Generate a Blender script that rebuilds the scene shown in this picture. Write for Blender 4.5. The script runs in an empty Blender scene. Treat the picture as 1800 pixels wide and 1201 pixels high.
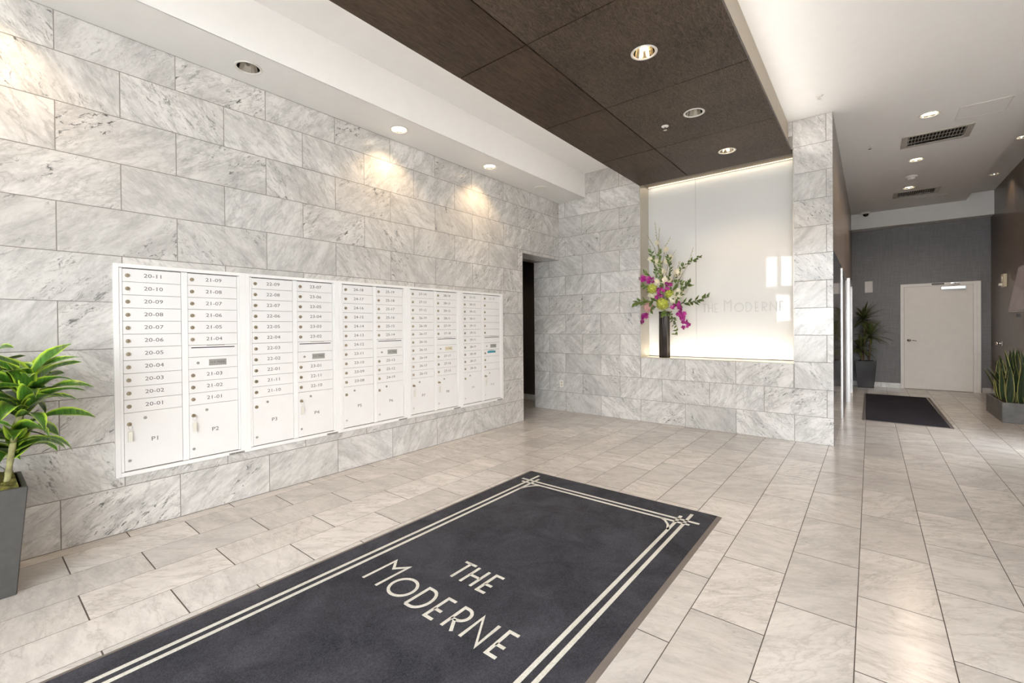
import bpy, bmesh, math, random
from mathutils import Vector, Matrix, Euler
PI = math.pi
sc = bpy.context.scene
COL = sc.collection

# ------------------------------------------------------------------ camera, world, exposure
CAM = Vector((3.8464, 0.4827, 1.3415)); YAW, PITCH, ROLL = -.6816, -.006, -.0086
FPX, PX, PY = 784.6759, 893.5089, 579.4809
fw = Vector((math.sin(YAW)*math.cos(PITCH), math.cos(YAW)*math.cos(PITCH), math.sin(PITCH)))
r0 = Vector((math.cos(YAW), -math.sin(YAW), 0)); u0 = r0.cross(fw)
RT = math.cos(ROLL)*r0 + math.sin(ROLL)*u0; UP = -math.sin(ROLL)*r0 + math.cos(ROLL)*u0
cd = bpy.data.cameras.new('camera'); cam = bpy.data.objects.new('camera', cd); COL.objects.link(cam)
cam.matrix_world = Matrix(((RT.x, UP.x, -fw.x, CAM.x), (RT.y, UP.y, -fw.y, CAM.y), (RT.z, UP.z, -fw.z, CAM.z), (0, 0, 0, 1)))
cd.sensor_width = 36; cd.lens = FPX/1800*36
cd.shift_x = (900-PX)/1800; cd.shift_y = (PY-600.5)/1800
cd.clip_start = .05
sc.camera = cam
sc.view_settings.view_transform = 'Standard'; sc.view_settings.look = 'None'
sc.view_settings.exposure = 1.02; sc.view_settings.gamma = 1; sc.view_settings.use_curve_mapping = False
SKY = 9.0          # overcast daylight outside the shop front
W = bpy.data.worlds.new('overcast_sky'); sc.world = W; W.use_nodes = True
bg = W.node_tree.nodes['Background']; bg.inputs[0].default_value = (.95, .955, 1, 1); bg.inputs[1].default_value = SKY
sc.cycles.use_denoising = True
sc.cycles.max_bounces = 7; sc.cycles.diffuse_bounces = 4; sc.cycles.glossy_bounces = 3; sc.cycles.transmission_bounces = 2
sc.cycles.use_adaptive_sampling = True; sc.cycles.adaptive_threshold = .04
sc.cycles.sample_clamp_indirect = 6
COVE_W = 9.0      # light strips on top of the canopy
LAMP_W = 13.0      # each lit recessed downlight
WARM = (1, .72, .42)

def project(p):
    d = Vector(p)-CAM; z = d.dot(fw)
    if z < .05: return None
    return PX+FPX*d.dot(RT)/z, PY-FPX*d.dot(UP)/z

# ------------------------------------------------------------------ materials
MATS = {}
def nodes(name):
    m = bpy.data.materials.new(name); m.use_nodes = True
    nt = m.node_tree; b = nt.nodes['Principled BSDF']; MATS[name] = m
    return m, nt, b
def N(nt, t, **k):
    n = nt.nodes.new(t)
    for a, v in k.items(): setattr(n, a, v)
    return n
def mathn(nt, op, a, b=None, c=None):
    n = N(nt, 'ShaderNodeMath', operation=op)
    for i, v in enumerate((a, b, c)):
        if v is None: continue
        if isinstance(v, (int, float)): n.inputs[i].default_value = v
        else: nt.links.new(v, n.inputs[i])
    return n.outputs[0]
def ramp(nt, fac, stops):
    n = N(nt, 'ShaderNodeValToRGB'); e = n.color_ramp.elements
    while len(e) < len(stops): e.new(.5)
    for i, (p, c) in enumerate(stops):
        e[i].position = p; e[i].color = (*c, 1) if len(c) == 3 else c
    nt.links.new(fac, n.inputs[0]); return n.outputs[0]
def noise(nt, vec, scale, detail=4, rough=.55, dist=0):
    n = N(nt, 'ShaderNodeTexNoise')
    n.inputs['Scale'].default_value = scale; n.inputs['Detail'].default_value = detail
    n.inputs['Roughness'].default_value = rough; n.inputs['Distortion'].default_value = dist
    if vec is not None: nt.links.new(vec, n.inputs['Vector'])
    return n.outputs[0]
def mixc(nt, fac, a, b, mode='MIX'):
    n = N(nt, 'ShaderNodeMix', data_type='RGBA', blend_type=mode)
    for s, v in ((n.inputs[0], fac), (n.inputs[6], a), (n.inputs[7], b)):
        if isinstance(v, (int, float)): s.default_value = v
        elif isinstance(v, tuple): s.default_value = (*v, 1)
        else: nt.links.new(v, s)
    return n.outputs[2]
def bump(nt, b, h, strength=.2, dist=.01):
    n = N(nt, 'ShaderNodeBump'); n.inputs['Strength'].default_value = strength; n.inputs['Distance'].default_value = dist
    nt.links.new(h, n.inputs['Height']); nt.links.new(n.outputs[0], b.inputs['Normal'])
def plain(name, col, rough=.5, metal=0, var=.06, scale=8, bumpy=0, spec=.5, emit=None, coat=0):
    m, nt, b = nodes(name)
    tc = N(nt, 'ShaderNodeTexCoord').outputs['Object']
    f = noise(nt, tc, scale, 3)
    lo = tuple(c*(1-var) for c in col); hi = tuple(min(1, c*(1+var)) for c in col)
    nt.links.new(ramp(nt, f, [(.3, lo), (.7, hi)]), b.inputs['Base Color'])
    b.inputs['Roughness'].default_value = rough; b.inputs['Metallic'].default_value = metal
    b.inputs['Specular IOR Level'].default_value = spec
    b.inputs['Coat Weight'].default_value = coat
    if bumpy: bump(nt, b, noise(nt, tc, scale*12, 3), bumpy, .003)
    if emit:
        b.inputs['Emission Color'].default_value = (*emit[0], 1); b.inputs['Emission Strength'].default_value = emit[1]
    return m
def marble(name, light, dark, vein, rough, contrast, speck, warm, floor=False):
    m, nt, b = nodes(name)
    tc = N(nt, 'ShaderNodeTexCoord').outputs['Object']
    rnd = N(nt, 'ShaderNodeObjectInfo').outputs['Random']
    off = N(nt, 'ShaderNodeCombineXYZ')
    nt.links.new(mathn(nt, 'MULTIPLY', rnd, 37.0), off.inputs[0]); nt.links.new(mathn(nt, 'MULTIPLY', rnd, 91.0), off.inputs[1])
    nt.links.new(mathn(nt, 'MULTIPLY', rnd, 53.0), off.inputs[2])
    # streak direction: most pieces lean one way, some the other
    r2 = mathn(nt, 'FRACT', mathn(nt, 'MULTIPLY', rnd, 17.77))
    r3 = mathn(nt, 'FRACT', mathn(nt, 'MULTIPLY', rnd, 71.31))
    r4 = mathn(nt, 'FRACT', mathn(nt, 'MULTIPLY', rnd, 133.7))
    if floor:
        ang = mathn(nt, 'ADD', mathn(nt, 'MULTIPLY', mathn(nt, 'SUBTRACT', r2, .5), 1.2), 2.75)
    else:
        ang = mathn(nt, 'MULTIPLY', mathn(nt, 'SUBTRACT', mathn(nt, 'MULTIPLY', mathn(nt, 'GREATER_THAN', r2, .42), 2), 1), -.82)
        ang = mathn(nt, 'ADD', ang, mathn(nt, 'MULTIPLY', mathn(nt, 'SUBTRACT', r3, .5), .5))
    rot = N(nt, 'ShaderNodeVectorRotate', rotation_type='Z_AXIS')
    nt.links.new(tc, rot.inputs['Vector']); nt.links.new(ang, rot.inputs['Angle'])
    sp = N(nt, 'ShaderNodeMapping'); nt.links.new(rot.outputs[0], sp.inputs[0]); sp.inputs['Scale'].default_value = (1, 2.7, 1)
    add = N(nt, 'ShaderNodeVectorMath', operation='ADD'); nt.links.new(sp.outputs[0], add.inputs[0]); nt.links.new(off.outputs[0], add.inputs[1])
    v = add.outputs[0]
    cloud = noise(nt, v, 2.2, 5, .6, .6)
    streak = noise(nt, v, 6.5, 7, .66, .5)
    fine = noise(nt, v, 26, 5, .7, .4)
    a = mathn(nt, 'ADD', mathn(nt, 'MULTIPLY', cloud, .40), mathn(nt, 'ADD', mathn(nt, 'MULTIPLY', streak, .36), mathn(nt, 'MULTIPLY', fine, .24)))
    col = ramp(nt, a, [(.36, dark), (.47, tuple((x+y)/2 for x, y in zip(dark, light))), (.56, light), (.72, tuple(min(1, c*1.08) for c in light))])
    # thin ridged veins
    rid = mathn(nt, 'ABSOLUTE', mathn(nt, 'SUBTRACT', noise(nt, v, 3.1, 6, .62, .35), .5))
    vm = ramp(nt, rid, [(0, (1, 1, 1)), (.022, (.25, .25, .25)), (.05, (0, 0, 0))])
    vm = mathn(nt, 'MULTIPLY', vm, mathn(nt, 'MULTIPLY', mathn(nt, 'ADD', .25, r4), contrast))
    col = mixc(nt, vm, col, vein)
    # dark mineral specks gathered in drifts
    spk = ramp(nt, noise(nt, v, 13, 7, .80, .7), [(.545, (0, 0, 0)), (.615, (1, 1, 1))])
    drift = ramp(nt, noise(nt, v, 1.7, 2, .5, .3), [(.45, (0, 0, 0)), (.60, (1, 1, 1))])
    sm = mathn(nt, 'MULTIPLY', mathn(nt, 'MULTIPLY', spk, drift), mathn(nt, 'MULTIPLY', mathn(nt, 'ADD', .15, r3), speck))
    col = mixc(nt, sm, col, tuple(c*.45 for c in vein))
    # each slab a little lighter, darker or warmer than its neighbours
    tone = mathn(nt, 'ADD', .88, mathn(nt, 'MULTIPLY', r4, .20))
    hs = N(nt, 'ShaderNodeHueSaturation'); nt.links.new(col, hs.inputs['Color']); nt.links.new(tone, hs.inputs['Value'])
    col = mixc(nt, mathn(nt, 'MULTIPLY', r3, warm), hs.outputs[0], (.72, .62, .50), 'MULTIPLY')
    nt.links.new(col, b.inputs['Base Color'])
    b.inputs['Roughness'].default_value = rough
    if floor: bump(nt, b, noise(nt, tc, 3.0, 2), .02, .01)
    return m
M_WALL = marble('carrara_wall', (.715, .695, .675), (.455, .442, .43), (.24, .235, .23), .14, .36, 1.0, .06)
M_FLOOR = marble('floor_marble', (.66, .625, .60), (.50, .47, .45), (.31, .28, .255), .2, .36, .30, .10, True)
M_GROUT = plain('grout_grey', (.10, .085, .075), .9, spec=.1)
M_GROUTW = plain('grout_wall', (.27, .25, .23), .9, spec=.1)
M_WHITE = plain('white_paint', (.83, .82, .81), .6, bumpy=.04, var=.015)
M_CEIL = plain('ceiling_paint', (.86, .85, .84), .7, bumpy=.03, var=.01)
M_CORRCEIL = M_CEIL
M_ENAMEL = plain('white_enamel', (.85, .835, .83), .35, var=.01)
M_FRAME = plain('mailbox_frame_enamel', (.88, .87, .865), .32, var=.01)
M_GAPSHADE = plain('gap_shade', (.10, .095, .09), .8)  # dark colour stands in for shade inside the mailbox and canopy gaps
M_BRASS = plain('aged_brass', (.40, .34, .25), .35, 1, var=.2, scale=60)
M_LIFT = plain('satin_lift_steel', (.42, .40, .39), .34, 1, var=.08, scale=6)
M_STEEL = plain('brushed_steel', (.62, .61, .60), .3, 1, var=.05, scale=40)
M_CHROME = plain('chrome', (.85, .85, .84), .08, 1, var=.02)
M_REFLECT = plain('lamp_reflector', (.72, .70, .66), .10, 1, var=.03)
M_INK = plain('grey_ink', (.13, .12, .12), .6)
M_FAINT = plain('faint_ink', (.42, .41, .40), .6)
M_PLATE = plain('grey_plate', (.36, .35, .33), .45, .3)
M_PLATE2 = plain('cream_plate', (.74, .66, .50), .45)
M_CLEAR = plain('clear_tag', (.78, .76, .68), .15, var=.05)
M_TEAL = plain('teal_sticker', (.03, .25, .33), .5)
M_LAMP = plain('lamp_glow', (1, .9, .7), .5, emit=((1, .66, .30), 14))
M_LENS = plain('lit_lens', (1, .95, .85), .5, emit=((1, .85, .58), 3.5))
M_BULB = plain('lamp_off', (.45, .44, .42), .3)
M_LED = plain('led_strip_glow', (1, .9, .7), .5, emit=((1, .80, .52), 1.0))
M_GLASSW = plain('white_back_painted_glass', (.78, .775, .765), .03, var=.004, spec=.4)
M_LETTERW = plain('letter_white', (.62, .615, .605), .3, var=.01)
M_BEIGE = plain('niche_reveal_metal', (.60, .55, .47), .3, .35, var=.03)
M_BEIGEP = plain('beige_reveal_paint', (.50, .44, .36), .7, var=.02)
M_GREY = None
def wood(name, c1, c2, rough, scale=(1, 14, 1), dist=.8):
    m, nt, b = nodes(name)
    tc = N(nt, 'ShaderNodeTexCoord').outputs['Object']
    rnd = N(nt, 'ShaderNodeObjectInfo').outputs['Random']
    mp = N(nt, 'ShaderNodeMapping'); nt.links.new(tc, mp.inputs[0]); mp.inputs['Scale'].default_value = scale
    off = N(nt, 'ShaderNodeCombineXYZ'); nt.links.new(mathn(nt, 'MULTIPLY', rnd, 40), off.inputs[2])
    ad = N(nt, 'ShaderNodeVectorMath', operation='ADD'); nt.links.new(mp.outputs[0], ad.inputs[0]); nt.links.new(off.outputs[0], ad.inputs[1])
    g1 = noise(nt, ad.outputs[0], 7, 6, .7, dist); g2 = noise(nt, ad.outputs[0], 34, 4, .7, .3); big = noise(nt, tc, 1.3, 2)
    f = mathn(nt, 'ADD', mathn(nt, 'MULTIPLY', g1, .5), mathn(nt, 'ADD', mathn(nt, 'MULTIPLY', g2, .35), mathn(nt, 'MULTIPLY', big, .15)))
    nt.links.new(ramp(nt, f, [(.41, c1), (.59, c2)]), b.inputs['Base Color'])
    b.inputs['Roughness'].default_value = rough; b.inputs['Specular IOR Level'].default_value = .3; bump(nt, b, g2, .35, .002)
    return m
M_WOOD_A = wood('dark_oak_along', (.018, .010, .006), (.092, .057, .036), .5, (10, 1.0, 1))
M_WOOD_B = wood('dark_oak_across', (.020, .014, .010), (.115, .080, .056), .5, (5.5, 1.3, 1), 2.2)
M_WOODW = wood('brown_veneer_wall', (.075, .058, .047), (.15, .115, .095), .3, (1, 6, .9))
M_WOODE = wood('taupe_veneer_wall', (.19, .155, .13), (.32, .265, .225), .25, (1, 8, .8))
M_GLOSSDK = plain('polished_dark_panel', (.055, .045, .04), .08, coat=.5, var=.15)
def linen(name, c, rough):
    m, nt, b = nodes(name)
    tc = N(nt, 'ShaderNodeTexCoord').outputs['Object']
    mp = N(nt, 'ShaderNodeMapping'); nt.links.new(tc, mp.inputs[0]); mp.inputs['Scale'].default_value = (2, 2, 30)
    mp2 = N(nt, 'ShaderNodeMapping'); nt.links.new(tc, mp2.inputs[0]); mp2.inputs['Scale'].default_value = (26, 26, 2)
    f = mathn(nt, 'ADD', mathn(nt, 'MULTIPLY', noise(nt, mp.outputs[0], 2, 5, .7), .5), mathn(nt, 'MULTIPLY', noise(nt, mp2.outputs[0], 2, 5, .7), .5))
    nt.links.new(ramp(nt, f, [(.35, tuple(x*.8 for x in c)), (.65, tuple(x*1.2 for x in c))]), b.inputs['Base Color'])
    b.inputs['Roughness'].default_value = rough; return m
M_GREY = linen('grey_wallcovering', (.175, .168, .178), .45)
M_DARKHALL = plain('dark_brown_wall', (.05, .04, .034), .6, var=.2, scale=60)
def carpet(name, c1, c2, blotch):
    m, nt, b = nodes(name)
    tc = N(nt, 'ShaderNodeTexCoord').outputs['Object']
    fine = noise(nt, tc, 150, 3, .75); big = noise(nt, tc, 3.2, 6, .7, .6)
    f = mathn(nt, 'ADD', mathn(nt, 'MULTIPLY', fine, 1-blotch), mathn(nt, 'MULTIPLY', big, blotch))
    nt.links.new(ramp(nt, f, [(.34, c1), (.66, c2)]), b.inputs['Base Color'])
    b.inputs['Roughness'].default_value = 1; b.inputs['Specular IOR Level'].default_value = .1
    b.inputs['Sheen Weight'].default_value = .04
    bump(nt, b, fine, .7, .004); return m
M_PILE = carpet('charcoal_pile', (.010, .0105, .014), (.072, .071, .088), .5)
M_PILE2 = carpet('black_pile', (.006, .005, .009), (.028, .022, .034), .3)
M_STRIPE = carpet('cream_pile', (.50, .485, .44), (.74, .72, .67), .3)
M_RUBBER = plain('rubber_edge', (.16, .135, .12), .7, bumpy=.3)
M_POT = plain('grey_fibreclay', (.075, .072, .07), .55, var=.08, scale=30, bumpy=.1)
M_POTB = plain('black_ceramic', (.022, .021, .023), .25, var=.1)
M_TROUGH = plain('grey_concrete_trough', (.16, .155, .15), .5, var=.25, scale=9, bumpy=.1)
M_MOSS = plain('moss', (.12, .11, .02), .9, var=.7, scale=40, bumpy=.8)
M_SOIL = plain('soil', (.04, .03, .02), .95, var=.4, scale=40, bumpy=.8)
M_CANE = plain('cane_bark', (.32, .30, .14), .7, var=.35, scale=30)
M_CANE2 = plain('grey_cane', (.26, .20, .14), .8, var=.3, scale=40)
def leafmat(name, mid, edge, lo=.55, hi=.9, stripes=0):
    m, nt, b = nodes(name)
    a = N(nt, 'ShaderNodeAttribute', attribute_name='edge').outputs['Fac']
    rnd = N(nt, 'ShaderNodeObjectInfo').outputs['Random']
    tc = N(nt, 'ShaderNodeTexCoord').outputs['Object']
    mp = N(nt, 'ShaderNodeMapping'); nt.links.new(tc, mp.inputs[0]); mp.inputs['Scale'].default_value = (3, 60, 3) if not stripes else (stripes, 3, 3)
    n = noise(nt, mp.outputs[0], 2.0, 3)
    c = mixc(nt, ramp(nt, n, [(.35, (0, 0, 0)), (.65, (1, 1, 1))]), tuple(x*.6 for x in mid), tuple(x*1.35 for x in mid))
    c = mixc(nt, ramp(nt, a, [(lo, (0, 0, 0)), (hi, (1, 1, 1))]), c, edge)
    hs = N(nt, 'ShaderNodeHueSaturation'); nt.links.new(c, hs.inputs['Color'])
    nt.links.new(mathn(nt, 'ADD', .7, mathn(nt, 'MULTIPLY', rnd, .6)), hs.inputs['Value'])
    nt.links.new(hs.outputs[0], b.inputs['Base Color'])
    b.inputs['Roughness'].default_value = .32
    b.inputs['Subsurface Weight'].default_value = 0
    return m
M_LEAF = leafmat('lime_edged_leaf', (.055, .15, .018), (.42, .60, .05), .62, .92)
M_SPIKE = leafmat('marginata_leaf', (.085, .125, .04), (.22, .19, .07), .6, .95)
M_SNAKE = leafmat('snake_leaf', (.035, .06, .028), (.50, .47, .16), .72, .9, 40)
M_SPRIG = leafmat('sprig_leaf', (.10, .16, .03), (.16, .22, .05))
M_TWIG = plain('twig_bark', (.10, .065, .04), .8)
M_BUD = plain('bud_yellow', (.50, .42, .14), .7)
M_ROSE = plain('ivory_petal', (.86, .80, .64), .6, var=.08)
M_HYD = plain('lime_hydrangea', (.52, .56, .08), .6, var=.25, scale=50)
M_MAG = leafmat('magenta_orchid', (.40, .022, .24), (.6, .1, .4))
M_PINK = plain('pink_hydrangea', (.74, .42, .40), .6, var=.15, scale=50)
M_VASE = plain('dark_bronze_glaze', (.03, .022, .02), .16, .4, var=.3, scale=50, coat=.4)
M_DOOR = plain('beige_door_paint', (.86, .82, .78), .45, var=.02)
M_DOORF = plain('white_frame_paint', (.88, .86, .84), .4, var=.02)
M_VENT = plain('vent_metal', (.50, .47, .42), .4, .2)
M_BLACK = plain('black_void', (.004, .004, .004), .8)
M_PLASTIC = plain('white_plastic', (.78, .76, .72), .4, var=.02)
M_CREAM = plain('cream_plastic', (.66, .60, .46), .4, var=.03)
M_DOME = plain('smoked_dome', (.01, .01, .01), .06, coat=.5)
M_SCREEN = plain('dim_screen', (.30, .265, .30), .38, var=.12, scale=5)
M_SCREENF = plain('grey_screen_bezel', (.25, .24, .26), .25)
M_TILEBASE = marble('baseboard_marble', (.70, .69, .68), (.5, .49, .48), (.35, .34, .33), .2, .4, .3, .1)
M_OUT = plain('outdoor_paving', (.5, .48, .45), .9)
def glasspane():
    m = bpy.data.materials.new('window_glass'); m.use_nodes = True; nt = m.node_tree
    nt.nodes.remove(nt.nodes['Principled BSDF']); out = nt.nodes['Material Output']
    t = N(nt, 'ShaderNodeBsdfTransparent'); t.inputs[0].default_value = (.94, .96, .95, 1)
    g = N(nt, 'ShaderNodeBsdfGlossy'); g.inputs['Roughness'].default_value = .01
    mx = N(nt, 'ShaderNodeMixShader'); mx.inputs[0].default_value = .06
    nt.links.new(t.outputs[0], mx.inputs[1]); nt.links.new(g.outputs[0], mx.inputs[2]); nt.links.new(mx.outputs[0], out.inputs[0])
    return m
M_GLASS = glasspane()

# ------------------------------------------------------------------ mesh helpers
def link(name, me, mat, parent=None, M=None):
    o = bpy.data.objects.new(name, me); COL.objects.link(o)
    if mat and not me.materials: me.materials.append(mat)
    if parent: o.parent = parent
    if M is not None: o.matrix_local = M
    return o
def mesh_from(verts, faces, smooth=False):
    me = bpy.data.meshes.new('mesh'); me.from_pydata([tuple(v) for v in verts], [], faces); me.update()
    if smooth: me.polygons.foreach_set('use_smooth', [True]*len(me.polygons))
    return me
class MB:
    def __init__(s): s.v = []; s.f = []; s.e = []
    def add(s, vs, fs, edge=None):
        b = len(s.v); s.v += [tuple(v) for v in vs]; s.f += [tuple(i+b for i in f) for f in fs]
        s.e += (edge if edge else [0]*len(vs)); return s
    def box(s, a, b, M=None):
        (x0, y0, z0), (x1, y1, z1) = a, b
        v = [(x0, y0, z0), (x1, y0, z0), (x1, y1, z0), (x0, y1, z0), (x0, y0, z1), (x1, y0, z1), (x1, y1, z1), (x0, y1, z1)]
        if M is not None: v = [M @ Vector(p) for p in v]
        return s.add(v, [(0, 3, 2, 1), (4, 5, 6, 7), (0, 1, 5, 4), (1, 2, 6, 5), (2, 3, 7, 6), (3, 0, 4, 7)])
    def cyl(s, p0, p1, r0, r1=None, n=12, cap=True):
        return s.tube([p0, p1], [r0, r0 if r1 is None else r1], n, cap)
    def tube(s, pts, rad, n=8, cap=True):
        pts = [Vector(p) for p in pts]; vs = []; fs = []
        if isinstance(rad, (int, float)): rad = [rad]*len(pts)
        for i, p in enumerate(pts):
            d = (pts[min(i+1, len(pts)-1)]-pts[max(i-1, 0)]).normalized()
            a = Vector((0, 0, 1)) if abs(d.z) < .9 else Vector((1, 0, 0))
            u = d.cross(a).normalized(); w = d.cross(u)
            for k in range(n):
                t = 2*PI*k/n; vs.append(p+rad[i]*(math.cos(t)*u+math.sin(t)*w))
        for i in range(len(pts)-1):
            for k in range(n):
                fs.append((i*n+k, i*n+(k+1) % n, (i+1)*n+(k+1) % n, (i+1)*n+k))
        if cap: fs += [tuple(range(n))[::-1], tuple(range((len(pts)-1)*n, len(pts)*n))]
        return s.add(vs, fs)
    def lathe(s, prof, n=24, c=(0, 0, 0), lobes=0, amp=0):
        vs = []; fs = []
        for r, z in prof:
            for k in range(n):
                t = 2*PI*k/n; q = r*(1+amp*math.cos(lobes*t)) if lobes else r
                vs.append((c[0]+q*math.cos(t), c[1]+q*math.sin(t), c[2]+z))
        for i in range(len(prof)-1):
            for k in range(n): fs.append((i*n+k, i*n+(k+1) % n, (i+1)*n+(k+1) % n, (i+1)*n+k))
        return s.add(vs, fs)
    def ball(s, c, r, n=8, m=5, squash=1):
        prof = [(max(1e-4, r*math.sin(PI*j/m)), -r*squash*math.cos(PI*j/m)) for j in range(m+1)]
        return s.lathe(prof, n, c)
    def build(s, name, mat, parent=None, M=None, smooth=False, bevel=0):
        me = mesh_from(s.v, s.f, smooth)
        if any(s.e):
            a = me.attributes.new('edge', 'FLOAT', 'POINT'); a.data.foreach_set('value', [float(x) for x in s.e])
        if bevel:
            bm = bmesh.new(); bm.from_mesh(me)
            bmesh.ops.bevel(bm, geom=bm.edges[:], offset=bevel, segments=1, affect='EDGES', profile=.5)
            bm.to_mesh(me); bm.free()
        return link(name, me, mat, parent, M)
def box(name, a, b, mat, parent=None, bevel=0): return MB().box(a, b).build(name, mat, parent, bevel=bevel)
def empty(name, loc=(0, 0, 0)):
    o = bpy.data.objects.new(name, None); COL.objects.link(o); o.location = loc; o.empty_display_size = .1; return o
def tag(o, label, cat, group=None):
    o['label'] = label; o['category'] = cat
    if group: o['group'] = group
    return o
def struct(o, label=None):
    o['kind'] = 'structure'
    if label: o['label'] = label
    return o
def thing(name, loc, label, cat, group=None): return tag(empty(name, loc), label, cat, group)

TILE = {}
def tile_mesh(w, h, t, mat, ch=.0015):
    key = (round(w, 3), round(h, 3), t, mat.name)
    if key in TILE: return TILE[key]
    x, y = w/2, h/2; c = min(ch, w/4, h/4)
    v = [(-x, -y, 0), (x, -y, 0), (x, y, 0), (-x, y, 0), (-x, -y, t-c), (x, -y, t-c), (x, y, t-c), (-x, y, t-c),
         (-x+c, -y+c, t), (x-c, -y+c, t), (x-c, y-c, t), (-x+c, y-c, t)]
    f = [(8, 9, 10, 11)]
    for i in range(4):
        j = (i+1) % 4; f += [(i, j, 4+j, 4+i), (4+i, 4+j, 8+j, 8+i)]
    me = mesh_from(v, f); me.materials.append(mat); TILE[key] = me; return me
def clip(rects, hole):
    out = []; hx0, hx1, hy0, hy1 = hole
    for x0, x1, y0, y1 in rects:
        if hx1 <= x0 or hx0 >= x1 or hy1 <= y0 or hy0 >= y1: out.append((x0, x1, y0, y1)); continue
        a, b = max(x0, hx0), min(x1, hx1)
        if hx0 > x0: out.append((x0, hx0, y0, y1))
        if hx1 < x1: out.append((hx1, x1, y0, y1))
        if hy0 > y0: out.append((a, b, y0, hy0))
        if hy1 < y1: out.append((a, b, hy1, y1))
    return [r for r in out if r[1]-r[0] > .004 and r[3]-r[2] > .004]
def holed(rect, holes, z, n=24):
    """flat sheet with round (x,y,r) or oblong (x0,x1,y0,y1) openings"""
    bm = bmesh.new(); es = []
    def loop(pts):
        vs = [bm.verts.new((x, y, z)) for x, y in pts]
        for i in range(len(vs)): es.append(bm.edges.new((vs[i], vs[(i+1) % len(vs)])))
    x0, x1, y0, y1 = rect; loop([(x0, y0), (x1, y0), (x1, y1), (x0, y1)])
    for h in holes:
        if len(h) == 3: loop([(h[0]+h[2]*math.cos(2*PI*k/n), h[1]+h[2]*math.sin(2*PI*k/n)) for k in range(n)])
        else: loop([(h[0], h[2]), (h[1], h[2]), (h[1], h[3]), (h[0], h[3])])
    bmesh.ops.triangle_fill(bm, use_beauty=True, use_dissolve=False, edges=es)
    bmesh.ops.recalc_face_normals(bm, faces=bm.faces)
    vs = [v.co.copy() for v in bm.verts]; bm.verts.index_update(); fs = [tuple(v.index for v in f.verts) for f in bm.faces]
    bm.free(); return vs, fs

# ------------------------------------------------------------------ key dimensions (metres)
D = 6.5152            # marble back wall
XE = 3.5327           # its free edge, start of the lift corridor
XR, YF, YW = 5.62, 12.8, -1.8
ZC, ZS, C = 3.66, 3.295, .305
NX0, NX1, NZ0, ND = 1.345, 3.16, .90, .305   # niche
TT, GAP = .010, .004

# ------------------------------------------------------------------ floor
floor = struct(box('floor', (-3.2, YW, -.12), (XR, YF, -.0006), M_GROUT))
FG, FGY = .004, .006
px0, pp, py = .1166, .3064, .6104
cells = []
for c in range(-12, 19):
    xa, xb = px0+pp*c, px0+pp*(c+1)
    base = (1.167 if c % 2 else .856) - .003*(c-1)
    k0 = int((YW-base)/py)-2
    for k in range(k0, k0+32):
        ya, yb = base+py*k, base+py*(k+1)
        parts = [(xa, xb, ya, yb)]
        for (a0, a1, b0, b1) in parts:
            a0, a1, b0, b1 = max(a0, -3.2), min(a1, XR), max(b0, YW), min(b1, YF)
            if a1-a0 < .01 or b1-b0 < .01: continue
            # rooms only: nothing under solid walls
            if a1 <= 0 and (b1 < 5.0 or b0 > 7.1): continue
            if b0 > D+.02 and 0 < a0 and a1 < XE-.01: continue
            if a0 < 0 < a1: 
                if b1 < 5.5: a0 = .001
            pr_ = [project(p) for p in ((a0, b0, 0), (a1, b0, 0), (a1, b1, 0), (a0, b1, 0))]
            area = 0
            if all(pr_):
                q = [(min(1800, max(0, x)), min(1201, max(0, y))) for x, y in pr_]
                area = abs(sum(q[i][0]*q[(i+1) % 4][1]-q[(i+1) % 4][0]*q[i][1] for i in range(4)))/2
                if 1.385 < a0 and a1 < 3.04 and .35 < b0 and b1 < 3.8: area = 0
            cells.append((area, a0, a1, b0, b1))
cells.sort(reverse=True)
rest = MB()
for i, (ar, a0, a1, b0, b1) in enumerate(cells):
    if i < 298 and ar > 0:
        me = tile_mesh(a1-a0-FG, b1-b0-FGY, TT, M_FLOOR, .0004)
        link('tile', me, None, floor, Matrix.Translation(((a0+a1)/2, (b0+b1)/2, -TT)))
    else: rest.box((a0+GAP/2, b0+GAP/2, -TT), (a1-GAP/2, b1-GAP/2, 0))
o = rest.build('tile_field', M_FLOOR, floor); o['kind'] = 'stuff'

# ------------------------------------------------------------------ marble walls
def wall_tiles(wall, kind, x0, x1, z0, z1, j0, pitch, holes, hidden=None):
    r = 0
    while r*C < z1-.002:
        za, zb = max(z0, r*C), min(z1, (r+1)*C)
        j = j0 + (pitch/2 if r % 2 else 0); k = math.floor((x0-j)/pitch)
        while j+pitch*k < x1:
            rects = [(max(x0, j+pitch*k), min(x1, j+pitch*(k+1)), za, zb)]
            for h in holes: rects = clip(rects, h)
            for a, b, c_, d_ in rects:
                if b-a < .006 or d_-c_ < .006: continue
                if hidden and a > hidden[0] and b < hidden[1] and c_ > hidden[2] and d_ < hidden[3]: continue   # wholly behind the mailboxes
                me = tile_mesh(b-a-GAP, d_-c_-GAP, TT, M_WALL)
                m, n = (a+b)/2, (c_+d_)/2
                if kind == 'left': M = Matrix(((0, 0, 1, -TT), (1, 0, 0, m), (0, 1, 0, n), (0, 0, 0, 1)))
                else: M = Matrix(((1, 0, 0, m), (0, 0, -1, D+TT), (0, 1, 0, n), (0, 0, 0, 1)))
                link('tile', me, None, wall, M)
            k += 1
        r += 1
mb = MB(); bt = -.001
mb.box((-.25, YW, -.1), (bt, 5.56-.002, 4.0)).box((-.49, 5.56, 2.40), (bt, D+.004, 4.0)).box((-.25, 5.2, -.1), (bt-.001, 5.558, 4.0))
wall_left = struct(mb.build('wall_left', M_GROUTW))
MBY0, MBY1, MBZ0, MBZ1 = 1.121, 5.086, .372, 1.782      # mailbox bank
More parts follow.
